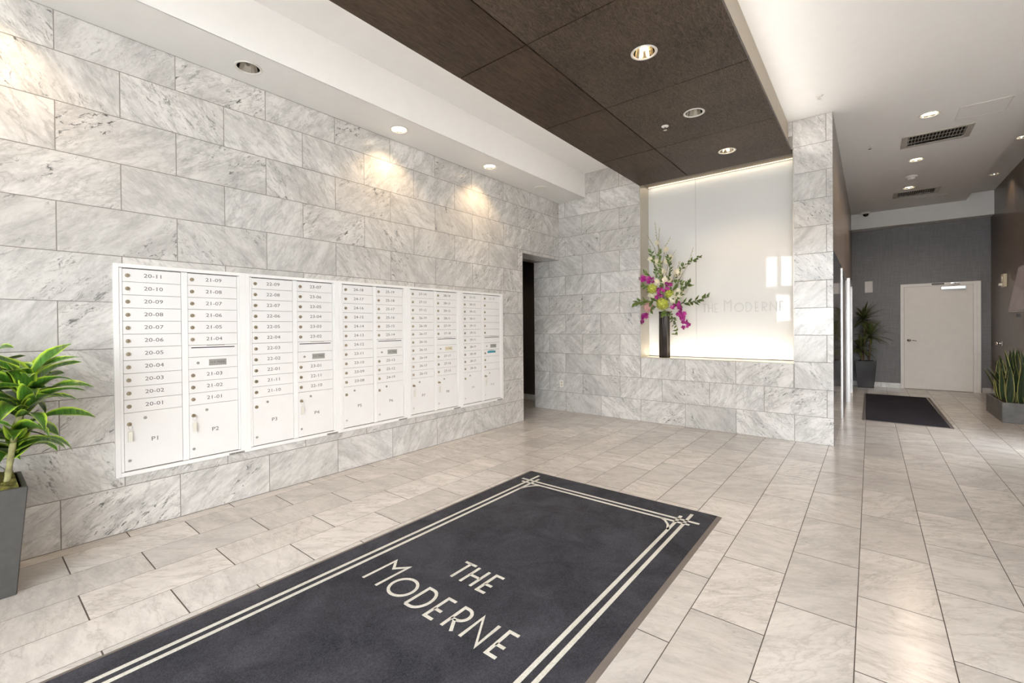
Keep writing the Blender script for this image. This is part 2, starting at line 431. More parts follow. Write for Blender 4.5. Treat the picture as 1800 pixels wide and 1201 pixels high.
wall_tiles(wall_left, 'left', YW, D, 0, ZS, .8661, .6104, [(5.56, 7, 0, 2.395)], (MBY0, MBY1, MBZ0, MBZ1))
# doorway soffit of the side passage
for (a, b) in ((-.49, -.30), (-.297, 0)):
    me = tile_mesh(b-a-GAP, D-5.56-GAP, TT, M_WALL)
    link('soffit_tile', me, None, wall_left, Matrix(((1, 0, 0, (a+b)/2), (0, -1, 0, (5.56+D)/2), (0, 0, -1, 2.395+TT), (0, 0, 0, 1))))
mb = MB(); by = D+.001
mb.box((-.49, by, -.1), (NX0-.012, D+.45, 4)).box((NX1+.012, by, -.1), (XE-.02, D+.45, 4)).box((NX0-.012, by, -.1), (NX1+.012, D+.45, NZ0-.012))
mb.box((NX0-.012, by, ZS+.05), (NX1+.012, D+.45, 4)).box((NX0-.012, D+.36, NZ0-.02), (NX1+.012, D+.45, ZS+.06))
wall_back = struct(mb.build('wall_back', M_GROUTW))
wall_tiles(wall_back, 'back', -.49, XE, 0, ZC, .1135, .6108, [(NX0, NX1, NZ0-.008, ZS+.2)])
# niche lining
for nm, a, b in (('niche_side', (NX0-.010, D+.001, NZ0), (NX0, D+ND, ZS+.04)), ('niche_side', (NX1, D+.001, NZ0), (NX1+.010, D+ND, ZS+.04)),
                 ('niche_sill', (NX0-.01, D-.004, NZ0-.008), (NX1+.01, D+ND+.02, NZ0))):
    box(nm, a, b, M_BEIGE, wall_back)
for a, b in ((NX0+.001, 2.003), (2.006, NX1-.012)):
    box('glass_panel', (a, D+ND, NZ0+.012), (b, D+ND+.012, ZS+.04), M_GLASSW, wall_back)
# ------------------------------------------------------------------ corridor and other walls
wl = struct(box('wall_corridor', (XE-.25, D+.012, -.1), (XE-.012, YF, 4), M_GROUTW))
box('veneer_panel', (XE-.012, D+.011, 2.16), (XE, 9.9, ZC), M_WOODE, wl)
box('veneer_panel', (XE-.012, 9.903, 2.16), (XE, YF, ZC), M_WOODE, wl)
segs = [(D+.011, 7.05), (7.053, 7.6), (7.603, 8.33), (9.72, 10.1), (11.44, YF)]
for a, b in segs:
    for z0, z1 in ((0, .45), (.453, .9), (.903, 1.53), (1.533, 2.157)): box('gloss_panel', (XE-.012, a, z0), (XE, b-.003, z1), M_GLOSSDK, wl)
wf = struct(box('wall_far', (XE-.25, YF, -.1), (XR+.2, YF+.2, 4), M_GREY))
wr = MB(); wr.box((XR, 7.75, -.1), (XR+.2, YF, 4)).box((XR, 6.9, -.1), (XR+.2, 7.1, 4)).box((XR, 7.1, 2.1), (XR+.2, 7.75, 4)); wall_right = struct(wr.build('wall_right', M_WOODW))
struct(box('wall_side', (XR, YW-.2, -.1), (XR+.2, 6.898, 4), M_WHITE))
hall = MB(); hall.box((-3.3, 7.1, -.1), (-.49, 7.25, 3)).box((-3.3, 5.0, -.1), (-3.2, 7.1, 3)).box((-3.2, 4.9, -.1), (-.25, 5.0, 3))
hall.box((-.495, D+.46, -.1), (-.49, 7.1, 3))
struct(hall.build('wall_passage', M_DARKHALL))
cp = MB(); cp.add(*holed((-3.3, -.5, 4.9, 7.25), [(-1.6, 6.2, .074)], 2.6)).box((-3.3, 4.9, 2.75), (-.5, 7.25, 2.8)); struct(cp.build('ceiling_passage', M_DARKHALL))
bb = empty('baseboard_passage', (0, 0, 0)); struct(bb)
for k in range(9): box('base_tile', (-3.19+k*.3, 7.085, 0), (-2.893+k*.3, 7.1, .10), M_TILEBASE, bb)
bb = empty('baseboard_far', (0, 0, 0)); struct(bb)
for a, b in ((XE, 3.72), (3.722, 4.02), (4.022, 4.33), (5.50, 5.62)): box('base_tile', (a+.001, YF-.014, 0), (b-.001, YF, .10), M_TILEBASE, bb)
bb = empty('baseboard_right', (0, 0, 0)); struct(bb)
for k in range(16): box('base_tile', (XR-.014, 7.8+k*.305, 0), (XR, 8.103+k*.305, .10), M_TILEBASE, bb)
# bulkhead at the end of the corridor
struct(box('trim_1', (XE, 12.5, 3.338), (XR, YF, 4.0), M_WHITE), 'white bulkhead above the grey end wall of the corridor')

# ------------------------------------------------------------------ ceiling
SOF = [(.245, .50, True), (.245, 1.868, False), (.245, 3.239, True), (.25, 4.581, True)]
CAN = [(2.596, 1.25, True), (2.596, 2.42, True), (2.596, 3.59, True), (2.594, 4.76, False), (2.604, 5.931, True)]
COR = [(4.362, 7.30, True), (4.355, 9.058, True), (4.364, 10.736, True)]
COV = [(5.40, 9.321, True), (5.43, 11.208, True)]
R_S, R_C, R_K = .085, .082, .085
VENTS = [(4.20, 4.76, 7.95, 8.36), (4.21, 4.74, 11.02, 11.40)]
XCV = 5.255; ZCV = 3.78
cm = MB()
cm.add(*holed((0, XCV, YW, 12.5), [(x, y, R_K) for x, y, _ in COR]+VENTS, ZC))
cm.add(*holed((XCV, XR, YW, 12.5), [(x, y, .06) for x, y, _ in COV], ZCV))
cm.box((XCV-.002, YW, ZC), (XCV, 12.5, ZCV+.01))
ceiling = struct(cm.build('ceiling', M_CEIL))
struct(box('ceiling_slab', (-.5, YW-.2, 4.0), (XR+.2, YF+.2, 4.15), M_CEIL))
sm = MB(); sm.add(*holed((0, .477, YW, D), [(x, y, R_S) for x, y, _ in SOF], ZS)); sm.box((.472, YW, ZS), (.477, D, ZC))
struct(sm.build('ceiling_soffit', M_CEIL), 'white dropped soffit running above the mailbox wall')
# dark timber canopy
PXL, PXR, PXJ = 1.345, 3.16, 2.0
can = thing('ceiling_canopy', (2.25, 2.4, ZS), 'dark brown oak panelled canopy hanging below the white ceiling', 'ceiling canopy')
T = Matrix.Translation(Vector((-2.25, -2.4, -ZS)))
ys = [YW, -.572, .613, 1.798, 2.985, 4.168, 5.358, D-.002]
for i in range(len(ys)-1):
    for j, (a, b) in enumerate(((PXL, PXJ), (PXJ, PXR))):
        hs = [(x, y, R_C) for x, y, _ in CAN if a < x < b and ys[i] < y < ys[i+1]]
        ra = (a+.0045, b-.0045, ys[i]+.0045, ys[i+1]-.0045); ctr = Vector(((a+b)/2, (ys[i]+ys[i+1])/2, ZS))
        pm = MB(); v, f = holed(ra, hs, ZS); pm.add(v, f); v, f = holed(ra, hs, ZS+.035); pm.add(v, f)
        x0, x1, y0, y1 = ra
        q = [(x0, y0), (x1, y0), (x1, y1), (x0, y1)]
        pm.add([(x, y, ZS) for x, y in q]+[(x, y, ZS+.035) for x, y in q], [(k, (k+1) % 4, 4+(k+1) % 4, 4+k) for k in range(4)])
        pm.v = [tuple(Vector(p)-ctr) for p in pm.v]
        pm.build('oak_panel', M_WOOD_A if j == 0 else M_WOOD_B, can, Matrix.Translation(ctr-Vector((2.25, 2.4, ZS))))
pb = MB()
for a, b in (((1.39, YW, ZS+.036), (1.395, D-.002, ZC)), ((3.111, YW, ZS+.036), (3.116, D-.002, ZC)), ((1.395, YW, ZS+.037), (3.111, YW+.005, ZC))): pb.box(a, b)
MB().box((PXL+.01-2.25, YW+.01-2.4, .0352), (2.45-2.25, D-.01-2.4, .0358)).box((2.75-2.25, YW+.01-2.4, .0352), (PXR-.01-2.25, D-.01-2.4, .0358)).build('backing_board', M_GAPSHADE, can)
#pb.box((PXL+.01, YW+.01, ZS+.0352), (2.45, D-.01, ZS+.0358)).box((2.75, YW+.01, ZS+.0352), (PXR-.01, D-.01, ZS+.0358))
pb.v = [tuple(T @ Vector(p)) for p in pb.v]
pb.build('plenum_box', M_BEIGEP, can)
for x, sg_, lab in ((3.124, 1, 'cove light strip on top of the canopy edge facing the corridor'), (1.366, -1, 'cove light strip on top of the canopy edge facing the mailboxes')):
    t = thing('canopy_light_strip', (x, 2.4, ZS+.036), lab, 'light strip', 'canopy cove strips')
    MB().box((-.005, -4.1, 0), (.005, 4.05, .006)).build('diffuser', M_LED, t)
    L = bpy.data.lights.new('cove_light', 'AREA'); L.shape = 'RECTANGLE'; L.size, L.size_y = .01, 8.0; L.energy = COVE_W*(1 if sg_ > 0 else .38); L.color = (1, .95, .90)
    o = bpy.data.objects.new('cove_light', L); COL.objects.link(o); o.parent = t; o.location = (0, 0, .01); o.rotation_euler = (0, -sg_*math.radians(104), 0)

def downlight(x, y, z, r, lit, label, cat='downlight', group=None, depth=.11, watts=None, angle=118, lens=False, color=WARM):
    t = thing('recessed_downlight', (x, y, z), label, cat, group)
    MB().lathe([(r-.004, .002), (r+.011, -.001), (r+.014, -.004), (r+.006, -.007), (r-.005, -.004), (r-.004, .002)], 28).build('trim_ring', M_PLASTIC, t, smooth=True)
    MB().lathe([(r-.004, -.002), (r-.008, .02), (r-.018, depth*.6), (r-.03, depth), (.001, depth+.004)], 28 if lens else 13).build('reflector', M_REFLECT, t, smooth=lens)
    if lit and lens:
        MB().lathe([(.001, .012), (r*.6, .014), (r-.012, .022)], 24).build('lamp', M_LENS, t, smooth=True)
    elif lit:
        MB().lathe([(.001, .014), (.014, .018), (.019, .03), (.019, depth-.02), (.014, depth)], 16).build('lamp', M_LAMP, t, smooth=True)
    if lit:
        L = bpy.data.lights.new('downlight_beam', 'SPOT'); L.energy = watts or LAMP_W; L.color = color
        L.spot_size = math.radians(angle); L.spot_blend = .55; L.shadow_soft_size = .075 if lens else .04
        lo = bpy.data.objects.new('downlight_beam', L); COL.objects.link(lo); lo.parent = t; lo.location = (0, 0, .004 if lens else .006)
    else:
        MB().tube([(0, -.0, depth-.005), (0, 0, depth-.04), (.012, 0, depth-.055)], [.012, .02, .016], 10).build('lamp', M_BULB, t, smooth=True)
    return t
ord_ = ['lit downlight in the soffit at its window end, before the unlit one', 'unlit downlight with chrome reflector in the white soffit',
        'lit downlight in the white soffit next after the unlit one', 'lit downlight in the white soffit nearest the marble back wall']
for (x, y, l), s in zip(SOF, ord_): downlight(x, y, ZS, R_S-.004, l, s, group='soffit downlights', watts=19, lens=True, angle=122)
ord_ = ['lit downlight in the oak canopy, first from the shop front', 'lit downlight in the oak canopy, second from the shop front',
        'glowing downlight in the oak canopy above the middle of the lobby', 'unlit downlight in the oak canopy beside the small sprinkler', 'glowing downlight in the oak canopy just before the white niche']
for (x, y, l), s in zip(CAN, ord_): downlight(x, y, ZS, R_C-.003, l, s, group='canopy downlights')
ord_ = ['large lit downlight in the corridor ceiling before the first vent',
        'lit downlight in the corridor ceiling just past the first vent', 'lit downlight in the corridor ceiling in front of the second vent']
for (x, y, l), s in zip(COR, ord_): downlight(x, y, ZC, R_K-.004, l, s, group='corridor downlights', watts=32, lens=True, angle=150, color=(1, .78, .58))
for (x, y, l), s in zip(COV, ['lit spot in the raised ceiling slot nearer the screen', 'lit spot in the raised ceiling slot nearer the end wall']):
    downlight(x, y, ZCV, .055, l, s, group='slot spots', depth=.07, watts=12, lens=True)
downlight(-1.6, 6.2, 2.6, .07, True, 'unseen downlight added to brighten the dark side passage', watts=7, lens=True, angle=140)  # added lamp, out of view, lifts the passage wall and baseboard
# flush ceiling disc in the soffit
t = thing('ceiling_speaker', (.25, 5.66, ZS), 'flush white round ceiling disc in the soffit by the corner', 'ceiling speaker')
MB().lathe([(.085, 0), (.085, -.006), (.078, -.010), (.068, -.010), (.062, -.004), (.03, -.003), (.001, -.006)], 28).build('rim', M_PLASTIC, t, smooth=True)
MB().lathe([(.045, -.0045), (.038, -.009), (.028, -.0045)], 24).build('ring', M_PLASTIC, t, smooth=True)
# sprinklers
def sprinkler(x, y, z, label):
    t = thing('fire_sprinkler', (x, y, z), label, 'sprinkler', 'ceiling sprinklers')
    MB().lathe([(.035, 0), (.034, -.004), (.012, -.009), (.001, -.009)], 20).build('escutcheon', M_PLASTIC, t, smooth=True)
    MB().cyl((0, 0, -.008), (0, 0, -.03), .008, .006, 10).box((-.014, -.002, -.036), (-.011, .002, -.01)).box((.011, -.002, -.036), (.014, .002, -.01)).build('body', M_CHROME, t)
    MB().lathe([(.001, -.036), (.018, -.037), (.018, -.039), (.001, -.040)], 14).build('deflector', M_CHROME, t)
sprinkler(2.289, 4.868, ZS, 'small white sprinkler head on the oak canopy')
sprinkler(3.45, 6.006, ZC, 'small sprinkler head on white ceiling near the marble corner')
sprinkler(3.847, 8.003, ZC, 'small sprinkler head on the corridor ceiling beside the vent')
# smoke detector, dome camera
t = thing('smoke_detector', (4.354, 9.969, ZC), 'round white smoke detector between the two corridor vents', 'smoke detector')
MB().lathe([(.075, 0), (.075, -.016), (.068, -.022), (.001, -.022)], 24).build('base', M_PLASTIC, t, smooth=True)
MB().lathe([(.052, -.022), (.05, -.045), (.036, -.056), (.001, -.058)], 24).build('chamber', M_PLASTIC, t, smooth=True)
t = thing('dome_camera', (3.778, 12.40, ZC), 'small black dome camera on the ceiling by the white bulkhead', 'camera')
MB().lathe([(.075, 0), (.075, -.03), (.06, -.04), (.001, -.04)], 20).build('housing', M_PLASTIC, t, smooth=True)
MB().lathe([(.052, -.04), (.048, -.065), (.03, -.085), (.001, -.092)], 20).build('dome', M_DOME, t, smooth=True)
# vents
for (x0, x1, y0, y1), lab in zip(VENTS, ('large ceiling vent with beige frame, the nearer of two', 'ceiling vent by the end wall, the farther of two')):
    t = thing('ceiling_vent', ((x0+x1)/2, (y0+y1)/2, ZC), lab, 'vent', 'corridor vents')
    w, h = (x1-x0)/2, (y1-y0)/2
    MB().box((-w-.04, -h-.03, -.008), (-w+.02, h+.03, .004)).box((w-.02, -h-.03, -.008), (w+.04, h+.03, .004)).box((-w+.02, -h-.03, -.008), (w-.02, -h+.01, .004)).box((-w+.02, h-.01, -.008), (w-.02, h+.03, .004)).build('frame', M_VENT, t)
    MB().box((-w, -h, .03), (w, h, .035)).build('duct', M_BLACK, t)
    n = 17; me = MB().box((-.0025, -h+.01, -.004), (.0025, h-.01, .0)); bl = me.build('blade', M_VENT, t, Matrix.Translation((-w+.03, 0, 0)))
    for k in range(1, n):
        o = bl.copy(); COL.objects.link(o); o.parent = t; o.matrix_local = Matrix.Translation((-w+.03+(2*w-.06)*k/(n-1), 0, 0))
    for k in (-1, 1): MB().box((-w+.02, k*h/3-.004, -.005), (w-.02, k*h/3+.004, -.002)).build('crossbar', M_VENT, t)
for (x0, x1, y0, y1), lab in (((4.60, 5.0, 7.29, 7.70), 'square access hatch in the corridor ceiling before the vents'), ((4.50, 4.92, 11.66, 12.0), 'square access hatch in the ceiling by the bulkhead')):
    t = thing('access_hatch', (x0, y0, ZC), lab, 'access hatch', 'ceiling hatches')
    MB().box((0, 0, -.004), (x1-x0, .008, 0)).box((0, y1-y0-.008, -.004), (x1-x0, y1-y0, 0)).box((0, .008, -.004), (.008, y1-y0-.008, 0)).box((x1-x0-.008, .008, -.004), (x1-x0, y1-y0-.008, 0)).build('frame', M_PLASTIC, t)
    MB().box((.010, .010, -.0025), (x1-x0-.010, y1-y0-.010, 0)).build('lid', M_CEIL, t)

# ------------------------------------------------------------------ shop front behind the camera
fr = MB()
fr.box((-.25, YW-.2, -.1), (1.42, YW, 4)).box((1.42, YW-.2, 3.60), (XR, YW, 4)).box((1.42, YW-.12, 2.20), (XR, YW-.02, 2.46))
struct(fr.build('wall_front', M_WHITE))
ups = [1.42+.375*k for k in range(12)]
w1 = empty('window_1', (0, 0, 0)); struct(w1, 'glazed shop front with white mullions')
for k, x in enumerate(ups):
    box('mullion', (x-.055, YW-.11, 2.46), (x+.055, YW-.03, 3.60), M_DOORF, w1)
    if k % 2 == 0: box('mullion', (x-.04, YW-.11, 0), (x+.04, YW-.03, 2.20), M_DOORF, w1)
    if k < 11: box('pane', (x+.055, YW-.075, 2.46), (x+.32, YW-.07, 3.60), M_GLASS, w1)
    if k == 0:
        for a, b in (((1.46, YW-.09, 0), (1.72, YW-.05, 2.2)), ((2.06, YW-.09, 0), (2.13, YW-.05, 2.2)), ((1.72, YW-.09, 0), (2.06, YW-.05, 1.45))): box('side_panel', a, b, M_DOORF, w1)
        box('pane', (1.72, YW-.075, 1.45), (2.06, YW-.07, 2.2), M_GLASS, w1)
    elif k % 2 == 0 and k < 11: box('pane', (x+.04, YW-.075, .12), (min(x+.71, XR), YW-.07, 2.20), M_GLASS, w1); box('bottom_rail', (x+.04, YW-.10, 0), (min(x+.71, XR), YW-.04, .12), M_DOORF, w1)
w2 = empty('added_side_window', (0, 0, 0)); struct(w2, 'glazed opening added out of view to brighten the corridor')  # added opening, out of view, lets in extra daylight for the corridor
for y in (7.1, 7.69): box('mullion', (XR+.06, y, 0), (XR+.14, y+.06, 2.1), M_DOORF, w2)
box('pane', (XR+.095, 7.16, .12), (XR+.10, 7.69, 2.1), M_GLASS, w2); box('bottom_rail', (XR+.07, 7.16, 0), (XR+.13, 7.69, .12), M_DOORF, w2)
P2 = bpy.data.lights.new('added_side_portal', 'AREA'); P2.shape = 'RECTANGLE'; P2.size = .65; P2.size_y = 2.1
p2 = bpy.data.objects.new('added_side_portal', P2); COL.objects.link(p2); p2.location = (XR+.17, 7.425, 1.05); p2.rotation_euler = (PI/2, 0, -PI/2); P2.cycles.is_portal = True
struct(box('ground_side', (XR+.2, YW-.2, -.14), (30, 30, -.10), M_OUT))
struct(box('ground', (-20, -30, -.14), (30, YW-.2, -.10), M_OUT))
PL = bpy.data.lights.new('daylight_portal', 'AREA'); PL.shape = 'RECTANGLE'; PL.size = 4.2; PL.size_y = 3.6
po = bpy.data.objects.new('daylight_portal', PL); COL.objects.link(po); po.location = (3.52, YW-.16, 1.8); po.rotation_euler = (PI/2, 0, PI)
PL.cycles.is_portal = True

# ------------------------------------------------------------------ lettering helpers
WALLX = Matrix(((0, 0, 1, 0), (1, 0, 0, 0), (0, 1, 0, 0), (0, 0, 0, 1)))      # text plane facing +X
FACEY = Matrix(((1, 0, 0, 0), (0, 0, -1, 0), (0, 1, 0, 0), (0, 0, 0, 1)))     # text plane facing -Y
TEXTS = []
def text(body, size, mat, parent, M, stretch=1.0, name='number', thick=.0003):
    cu = bpy.data.curves.new('lettering', 'FONT'); cu.body = body; cu.size = size
    cu.align_x = 'CENTER'; cu.align_y = 'CENTER'; cu.resolution_u = 2; cu.extrude = thick
    o = bpy.data.objects.new('lettering_source', cu); COL.objects.link(o)
    TEXTS.append((o, name, mat, parent, M @ Matrix.Diagonal((stretch, 1, 1, 1))))
def flush_text():
    dg = bpy.context.evaluated_depsgraph_get(); dg.update()
    for o, name, mat, parent, M in TEXTS:
        me = bpy.data.meshes.new_from_object(o.evaluated_get(dg)); me.materials.clear()
        n = link(name, me, mat, parent, M)
        cu = o.data; bpy.data.objects.remove(o); bpy.data.curves.remove(cu)
    TEXTS.clear()
def ribbon(mb, pts, w, z0, z1, closed=False):
    P = [Vector((p[0], p[1])) for p in pts]; n = len(P); L = []; Rr = []
    for i in range(n):
        a = P[i-1] if (i > 0 or closed) else None; b = P[(i+1) % n] if (i < n-1 or closed) else None
        d1 = (P[i]-a).normalized() if a is not None else None; d2 = (b-P[i]).normalized() if b is not None else None
        d1 = d1 or d2; d2 = d2 or d1
        n1 = Vector((-d1.y, d1.x)); n2 = Vector((-d2.y, d2.x)); m = (n1+n2)
        m = m.normalized() if m.length > 1e-4 else n1
        k = min(2.2, 1/max(.3, m.dot(n1))); L.append(P[i]+m*w/2*k); Rr.append(P[i]-m*w/2*k)
    vs = []; fs = []
    for i in range(n): vs += [(L[i].x, L[i].y, z1), (Rr[i].x, Rr[i].y, z1), (L[i].x, L[i].y, z0), (Rr[i].x, Rr[i].y, z0)]
    for i in range(n if closed else n-1):
        a, b = 4*i, 4*((i+1) % n); fs += [(a, a+1, b+1, b), (a+2, a, b, b+2), (a+1, a+3, b+3, b+1)]
    if not closed: fs += [(0, 2, 3, 1), (4*n-4, 4*n-3, 4*n-1, 4*n-2)]
    mb.add(vs, fs)
def ell(cx, cy, rx, ry, a0=0, a1=360, n=24): return [(cx+rx*math.cos(math.radians(a0+(a1-a0)*k/n)), cy+ry*math.sin(math.radians(a0+(a1-a0)*k/n))) for k in range(n+(0 if a1-a0 == 360 else 1))]
def arch(w, y0, h, n=12):   # bowl of D and R: straight stem on x=0, round nose at x=w
    return [(0, y0), (0, y0+h), (w*.35, y0+h)]+ell(w*.35, y0+h/2, w*.65, h/2, 90, -90, n)[1:]+[(0, y0)]
GLYPH = {   # strokes in units of the small-capital height
 'M': [[(0, 0), (0, 1.37), (.36, 1.0), (.73, 1.37), (.73, 0)]],
 'O': [ell(.5, .5, .47, .47, 0, 360, 28)],
 'D': [arch(.58, 0, 1)],
 'E': [[(.34, 0), (0, 0), (0, 1), (.32, 1)], [(0, .40), (.30, .40)]],
 'R': [[(0, 0), (0, 1), (.16, 1)]+ell(.16, .71, .27, .29, 90, -90, 10)[1:]+[(0, .42)], [(.12, .42), (.40, 0)]],
 'N': [[(0, 0), (0, 1), (.61, 0), (.61, 1)]],
 'T': [[(0, 1), (.52, 1)], [(.26, 1), (.26, 0)]],
 'H': [[(0, 0), (0, 1)], [(.46, 0), (.46, 1)], [(0, .5), (.46, .5)]]}
def glyph(ch, s, w, z0, z1):
    mb = MB()
    for st in GLYPH[ch]: ribbon(mb, [(x*s, y*s) for x, y in st], w, z0, z1, closed=(ch == 'O'))
    return mb

# ------------------------------------------------------------------ mailbox bank
ROW, ZT, ZB = .0874, 1.751, .404
COLS = (.046, .409); DW = .323
NUMS = [
 (['20-%02d' % k for k in range(11, 0, -1)], ['21-%02d' % k for k in (9, 8, 7, 6, 5, 4, 3, 2, 1)]),
 (['22-%02d' % k for k in range(9, 0, -1)]+['21-11', '21-10'], ['23-%02d' % k for k in (7, 6, 5, 4, 3, 2, 1)]+['22-11', '22-10']),
 (['24-%d' % k for k in range(18, 11, -1)]+['23-11', '23-10', '23-09', '23-08'], ['25-%d' % k for k in range(19, 11, -1)]+['24-19']),
 (['27-14', '27-13', '27-12']+['26-%d' % k for k in range(19, 11, -1)], ['28-14', '28-13', '28-12', '28-11', '27-19', '27-18', '27-17', '27-16', '27-15']),
 (['31-12', '30-13', '30-12', '30-11', '29-13', '29-12', '29-11', '28-19', '28-18', '28-17', '28-16'], ['31-13', '-']+['']*7)]
KEYS = {1, 2, 4, 7, 8, 10}
UDESC = ['white mailbox unit with doors 20-11 to 21-01, parcel lockers P1 and P2', 'white mailbox unit with doors 22-09 to 22-10, parcel lockers P3 and P4',
 'middle white mailbox unit with doors numbered 24 and 25, lockers P5 and P6', 'white mailbox unit with the cream mail plate, parcel lockers P7 and P8', 'white mailbox unit with a teal sticker, next to the dark doorway']
def M3(x, y, z): return Matrix.Translation((x, y, z))
lockm = MB(); lockm.cyl((0, 0, 0), (.005, 0, 0), .0135, .0125, 14).cyl((.005, 0, 0), (.0075, 0, 0), .0085, .008, 12)
lockme = mesh_from(lockm.v, lockm.f); lockme.materials.append(M_BRASS)
slotme = mesh_from(*(lambda m: (m.v, m.f))(MB().box((.0074, -.001, -.005), (.0079, .001, .005)))); slotme.materials.append(M_INK)
plm = MB(); plm.cyl((0, 0, 0), (.004, 0, 0), .010, .009, 12); peepme = mesh_from(plm.v, plm.f); peepme.materials.append(M_PLATE)
lk3 = mesh_from(plm.v, plm.f); lk3.materials.append(M_STEEL)
def lock(parent, y, z, me=lockme, name='lock', x=0):
    o = link(name, me, None, parent, M3(x, y, z)); return o
DOORF = .015
def doorpanel(parent, y0, y1, z0, z1, name='door'):
    # origin on the panel's lower corner against the cabinet; front face DOORF from the wall
    return MB().box((0, .0012, .0012), (DOORF-.004, y1-y0-.0012, z1-z0-.0012)).build(name, M_ENAMEL, parent, M3(.004, y0, z0), bevel=.0008)
UW = (MBY1-MBY0)/5
for u in range(5):
    y0 = MBY0+UW*u
    t = thing('mailbox_unit', (0, y0, 0), UDESC[u], 'mailbox', 'wall of mailbox units')
    fr = MB(); fx = .021
    fr.box((0, 0, MBZ0), (fx, .0285, MBZ1)).box((0, UW-.0455, MBZ0), (fx, UW, MBZ1)).box((0, .0285, 1.757), (fx, UW-.0455, MBZ1)).box((0, .0285, MBZ0), (fx, UW-.0455, .3985))
    fr.build('outer_frame', M_FRAME, t, bevel=.001)
    inn = MB(); inn.box((0, .0295, ZB-.002), (.017, .0448, ZT+.0025)).box((0, COLS[0]+DW+.001, ZB-.002), (.017, COLS[1]-.001, ZT+.0025)).box((0, COLS[1]+DW+.001, ZB-.002), (.017, UW-.0468, ZT+.0025))
    inn.build('inner_frame', M_FRAME, t)
    MB().box((0, .029, MBZ0+.027), (.0035, UW-.046, MBZ1-.0252)).build('back_plate', M_GAPSHADE, t)
    for ci in range(2):
        ya, yb = COLS[ci], COLS[ci]+DW
        nums = list(NUMS[u][ci])
        for r in range(11):
            zt, zb = ZT-ROW*r, ZT-ROW*(r+1)
            if ci == 1 and r == 6:    # outgoing mail slot
                d = doorpanel(t, ya, yb, zb, zt, 'outgoing_slot')
                MB().box((0, .018, .066), (.0008, DW-.020, .0725)).build('slot_opening', M_BLACK, d, M3(DOORF-.004, 0, 0))
                MB().box((0, .010, .0735), (.004, DW-.010, .0805)).build('slot_hood', M_FRAME, d, M3(DOORF-.004, 0, 0))
                MB().box((0, .115, .0825), (.0012, .235, .0855)).build('hatch_seam', M_BRASS, d, M3(DOORF-.004, 0, 0))
                continue
            if ci == 1 and r == 7:    # carrier door with its plate
                d = doorpanel(t, ya, yb, zb, zt, 'carrier_door')
                lock(d, .060, .044, peepme, x=DOORF-.004)
                p = MB().box((0, -.058, -.023), (.0015, .058, .023)).build('mail_plate', M_PLATE2 if u == 3 else M_PLATE, d, M3(DOORF-.004, .187, .044), bevel=.0004)
                text('U.S. MAIL', .021, M_INK, d, M3(DOORF-.0022, .187, .044) @ WALLX, 1.15, name='plate_lettering')
                continue
            d = doorpanel(t, ya, yb, zb, zt)
            lock(d, .028, .042, x=DOORF-.004); link('key_slot', slotme, None, d, M3(DOORF-.004, .028, .042))
            s = nums.pop(0)
            if s: text(s, .037, M_INK if not (u == 4 and ci == 1) else M_FAINT, d, M3(DOORF-.0037, .166, .045) @ WALLX, 1.25)
            if u == 4 and ci == 1 and r == 8:
                st = MB().box((0, .075, .042), (.0006, .232, .068)).build('sticker', M_TEAL, d, M3(DOORF-.004, 0, 0))
                MB().box((0, .10, .073), (.0005, .20, .079)).build('sticker_line', M_TEAL, d, M3(DOORF-.004, 0, 0))
        pn = 2*u+ci+1
        d = doorpanel(t, ya, yb, ZB, ZT-11*ROW, 'parcel_door')
        lock(d, .028, .31, x=DOORF-.004); lock(d, .112, .341, peepme, x=DOORF-.004); lock(d, .028, .067, lk3, x=DOORF-.004)
        text('P%d' % pn, .040, M_INK if u < 4 else M_FAINT, d, M3(DOORF-.0037, .166, .19) @ WALLX, 1.2)
        if pn in KEYS:
            k = thing('key_with_tag', (.026, y0+ya+.028, .714), 'key with clear plastic tag hanging in the lock of parcel door P%d' % pn, 'key', 'keys in parcel doors')
            MB().box((-.004, -.0015, -.006), (.012, .0015, .006)).cyl((.012, -.001, 0), (.012, .001, 0), .009, n=12).build('key', M_BRASS, k)
            MB().tube([(.011+.002*math.cos(a), .011*math.sin(a), -.019+.013*math.cos(a)) for a in [2*PI*j/14 for j in range(15)]], .0011, 5).build('ring', M_STEEL, k)
            MB().box((.008, -.012, -.115), (.012, .012, -.046)).box((.009, -.002, -.046), (.011, .002, -.030)).build('tag', M_CLEAR, k, bevel=.001)
    np_ = MB().box((0, 0, 0), (.0015, .109, .016)).build('maker_plate', M_PLATE, t, M3(fx, .664, MBZ0+.0), bevel=.0003)
    MB().box((.0015, .048, .005), (.002, .060, .011)).box((.0015, .066, .006), (.002, .094, .010)).box((.0015, .012, .006), (.002, .04, .010)).build('plate_print', M_INK, np_)

# ------------------------------------------------------------------ entrance mat
MX0, MX1, MY0, MY1 = 1.385, 3.040, .32, 3.815
mat_ = thing('entrance_mat', ((MX0+MX1)/2, (MY0+MY1)/2, 0), 'large charcoal entrance mat with cream lettering and a double border', 'mat')
O = Vector(((MX0+MX1)/2, (MY0+MY1)/2, 0)); hx, hy = (MX1-MX0)/2, (MY1-MY0)/2
e = .028
MB().box((-hx+e, -hy+e*.4, .0), (hx-e, hy-e*.4, .009)).build('pile', M_PILE, mat_)
ed = MB()
for sx in (-1, 1):
    x0, x1 = sx*(hx-e), sx*hx
    ed.add([(x0, -hy, 0), (x1, -hy, 0), (x1, hy, 0), (x0, hy, 0), (x0, -hy, .006), (x1, -hy, .002), (x1, hy, .002), (x0, hy, .006)], [(4, 5, 6, 7), (0, 1, 5, 4), (1, 2, 6, 5), (2, 3, 7, 6), (3, 0, 4, 7)])
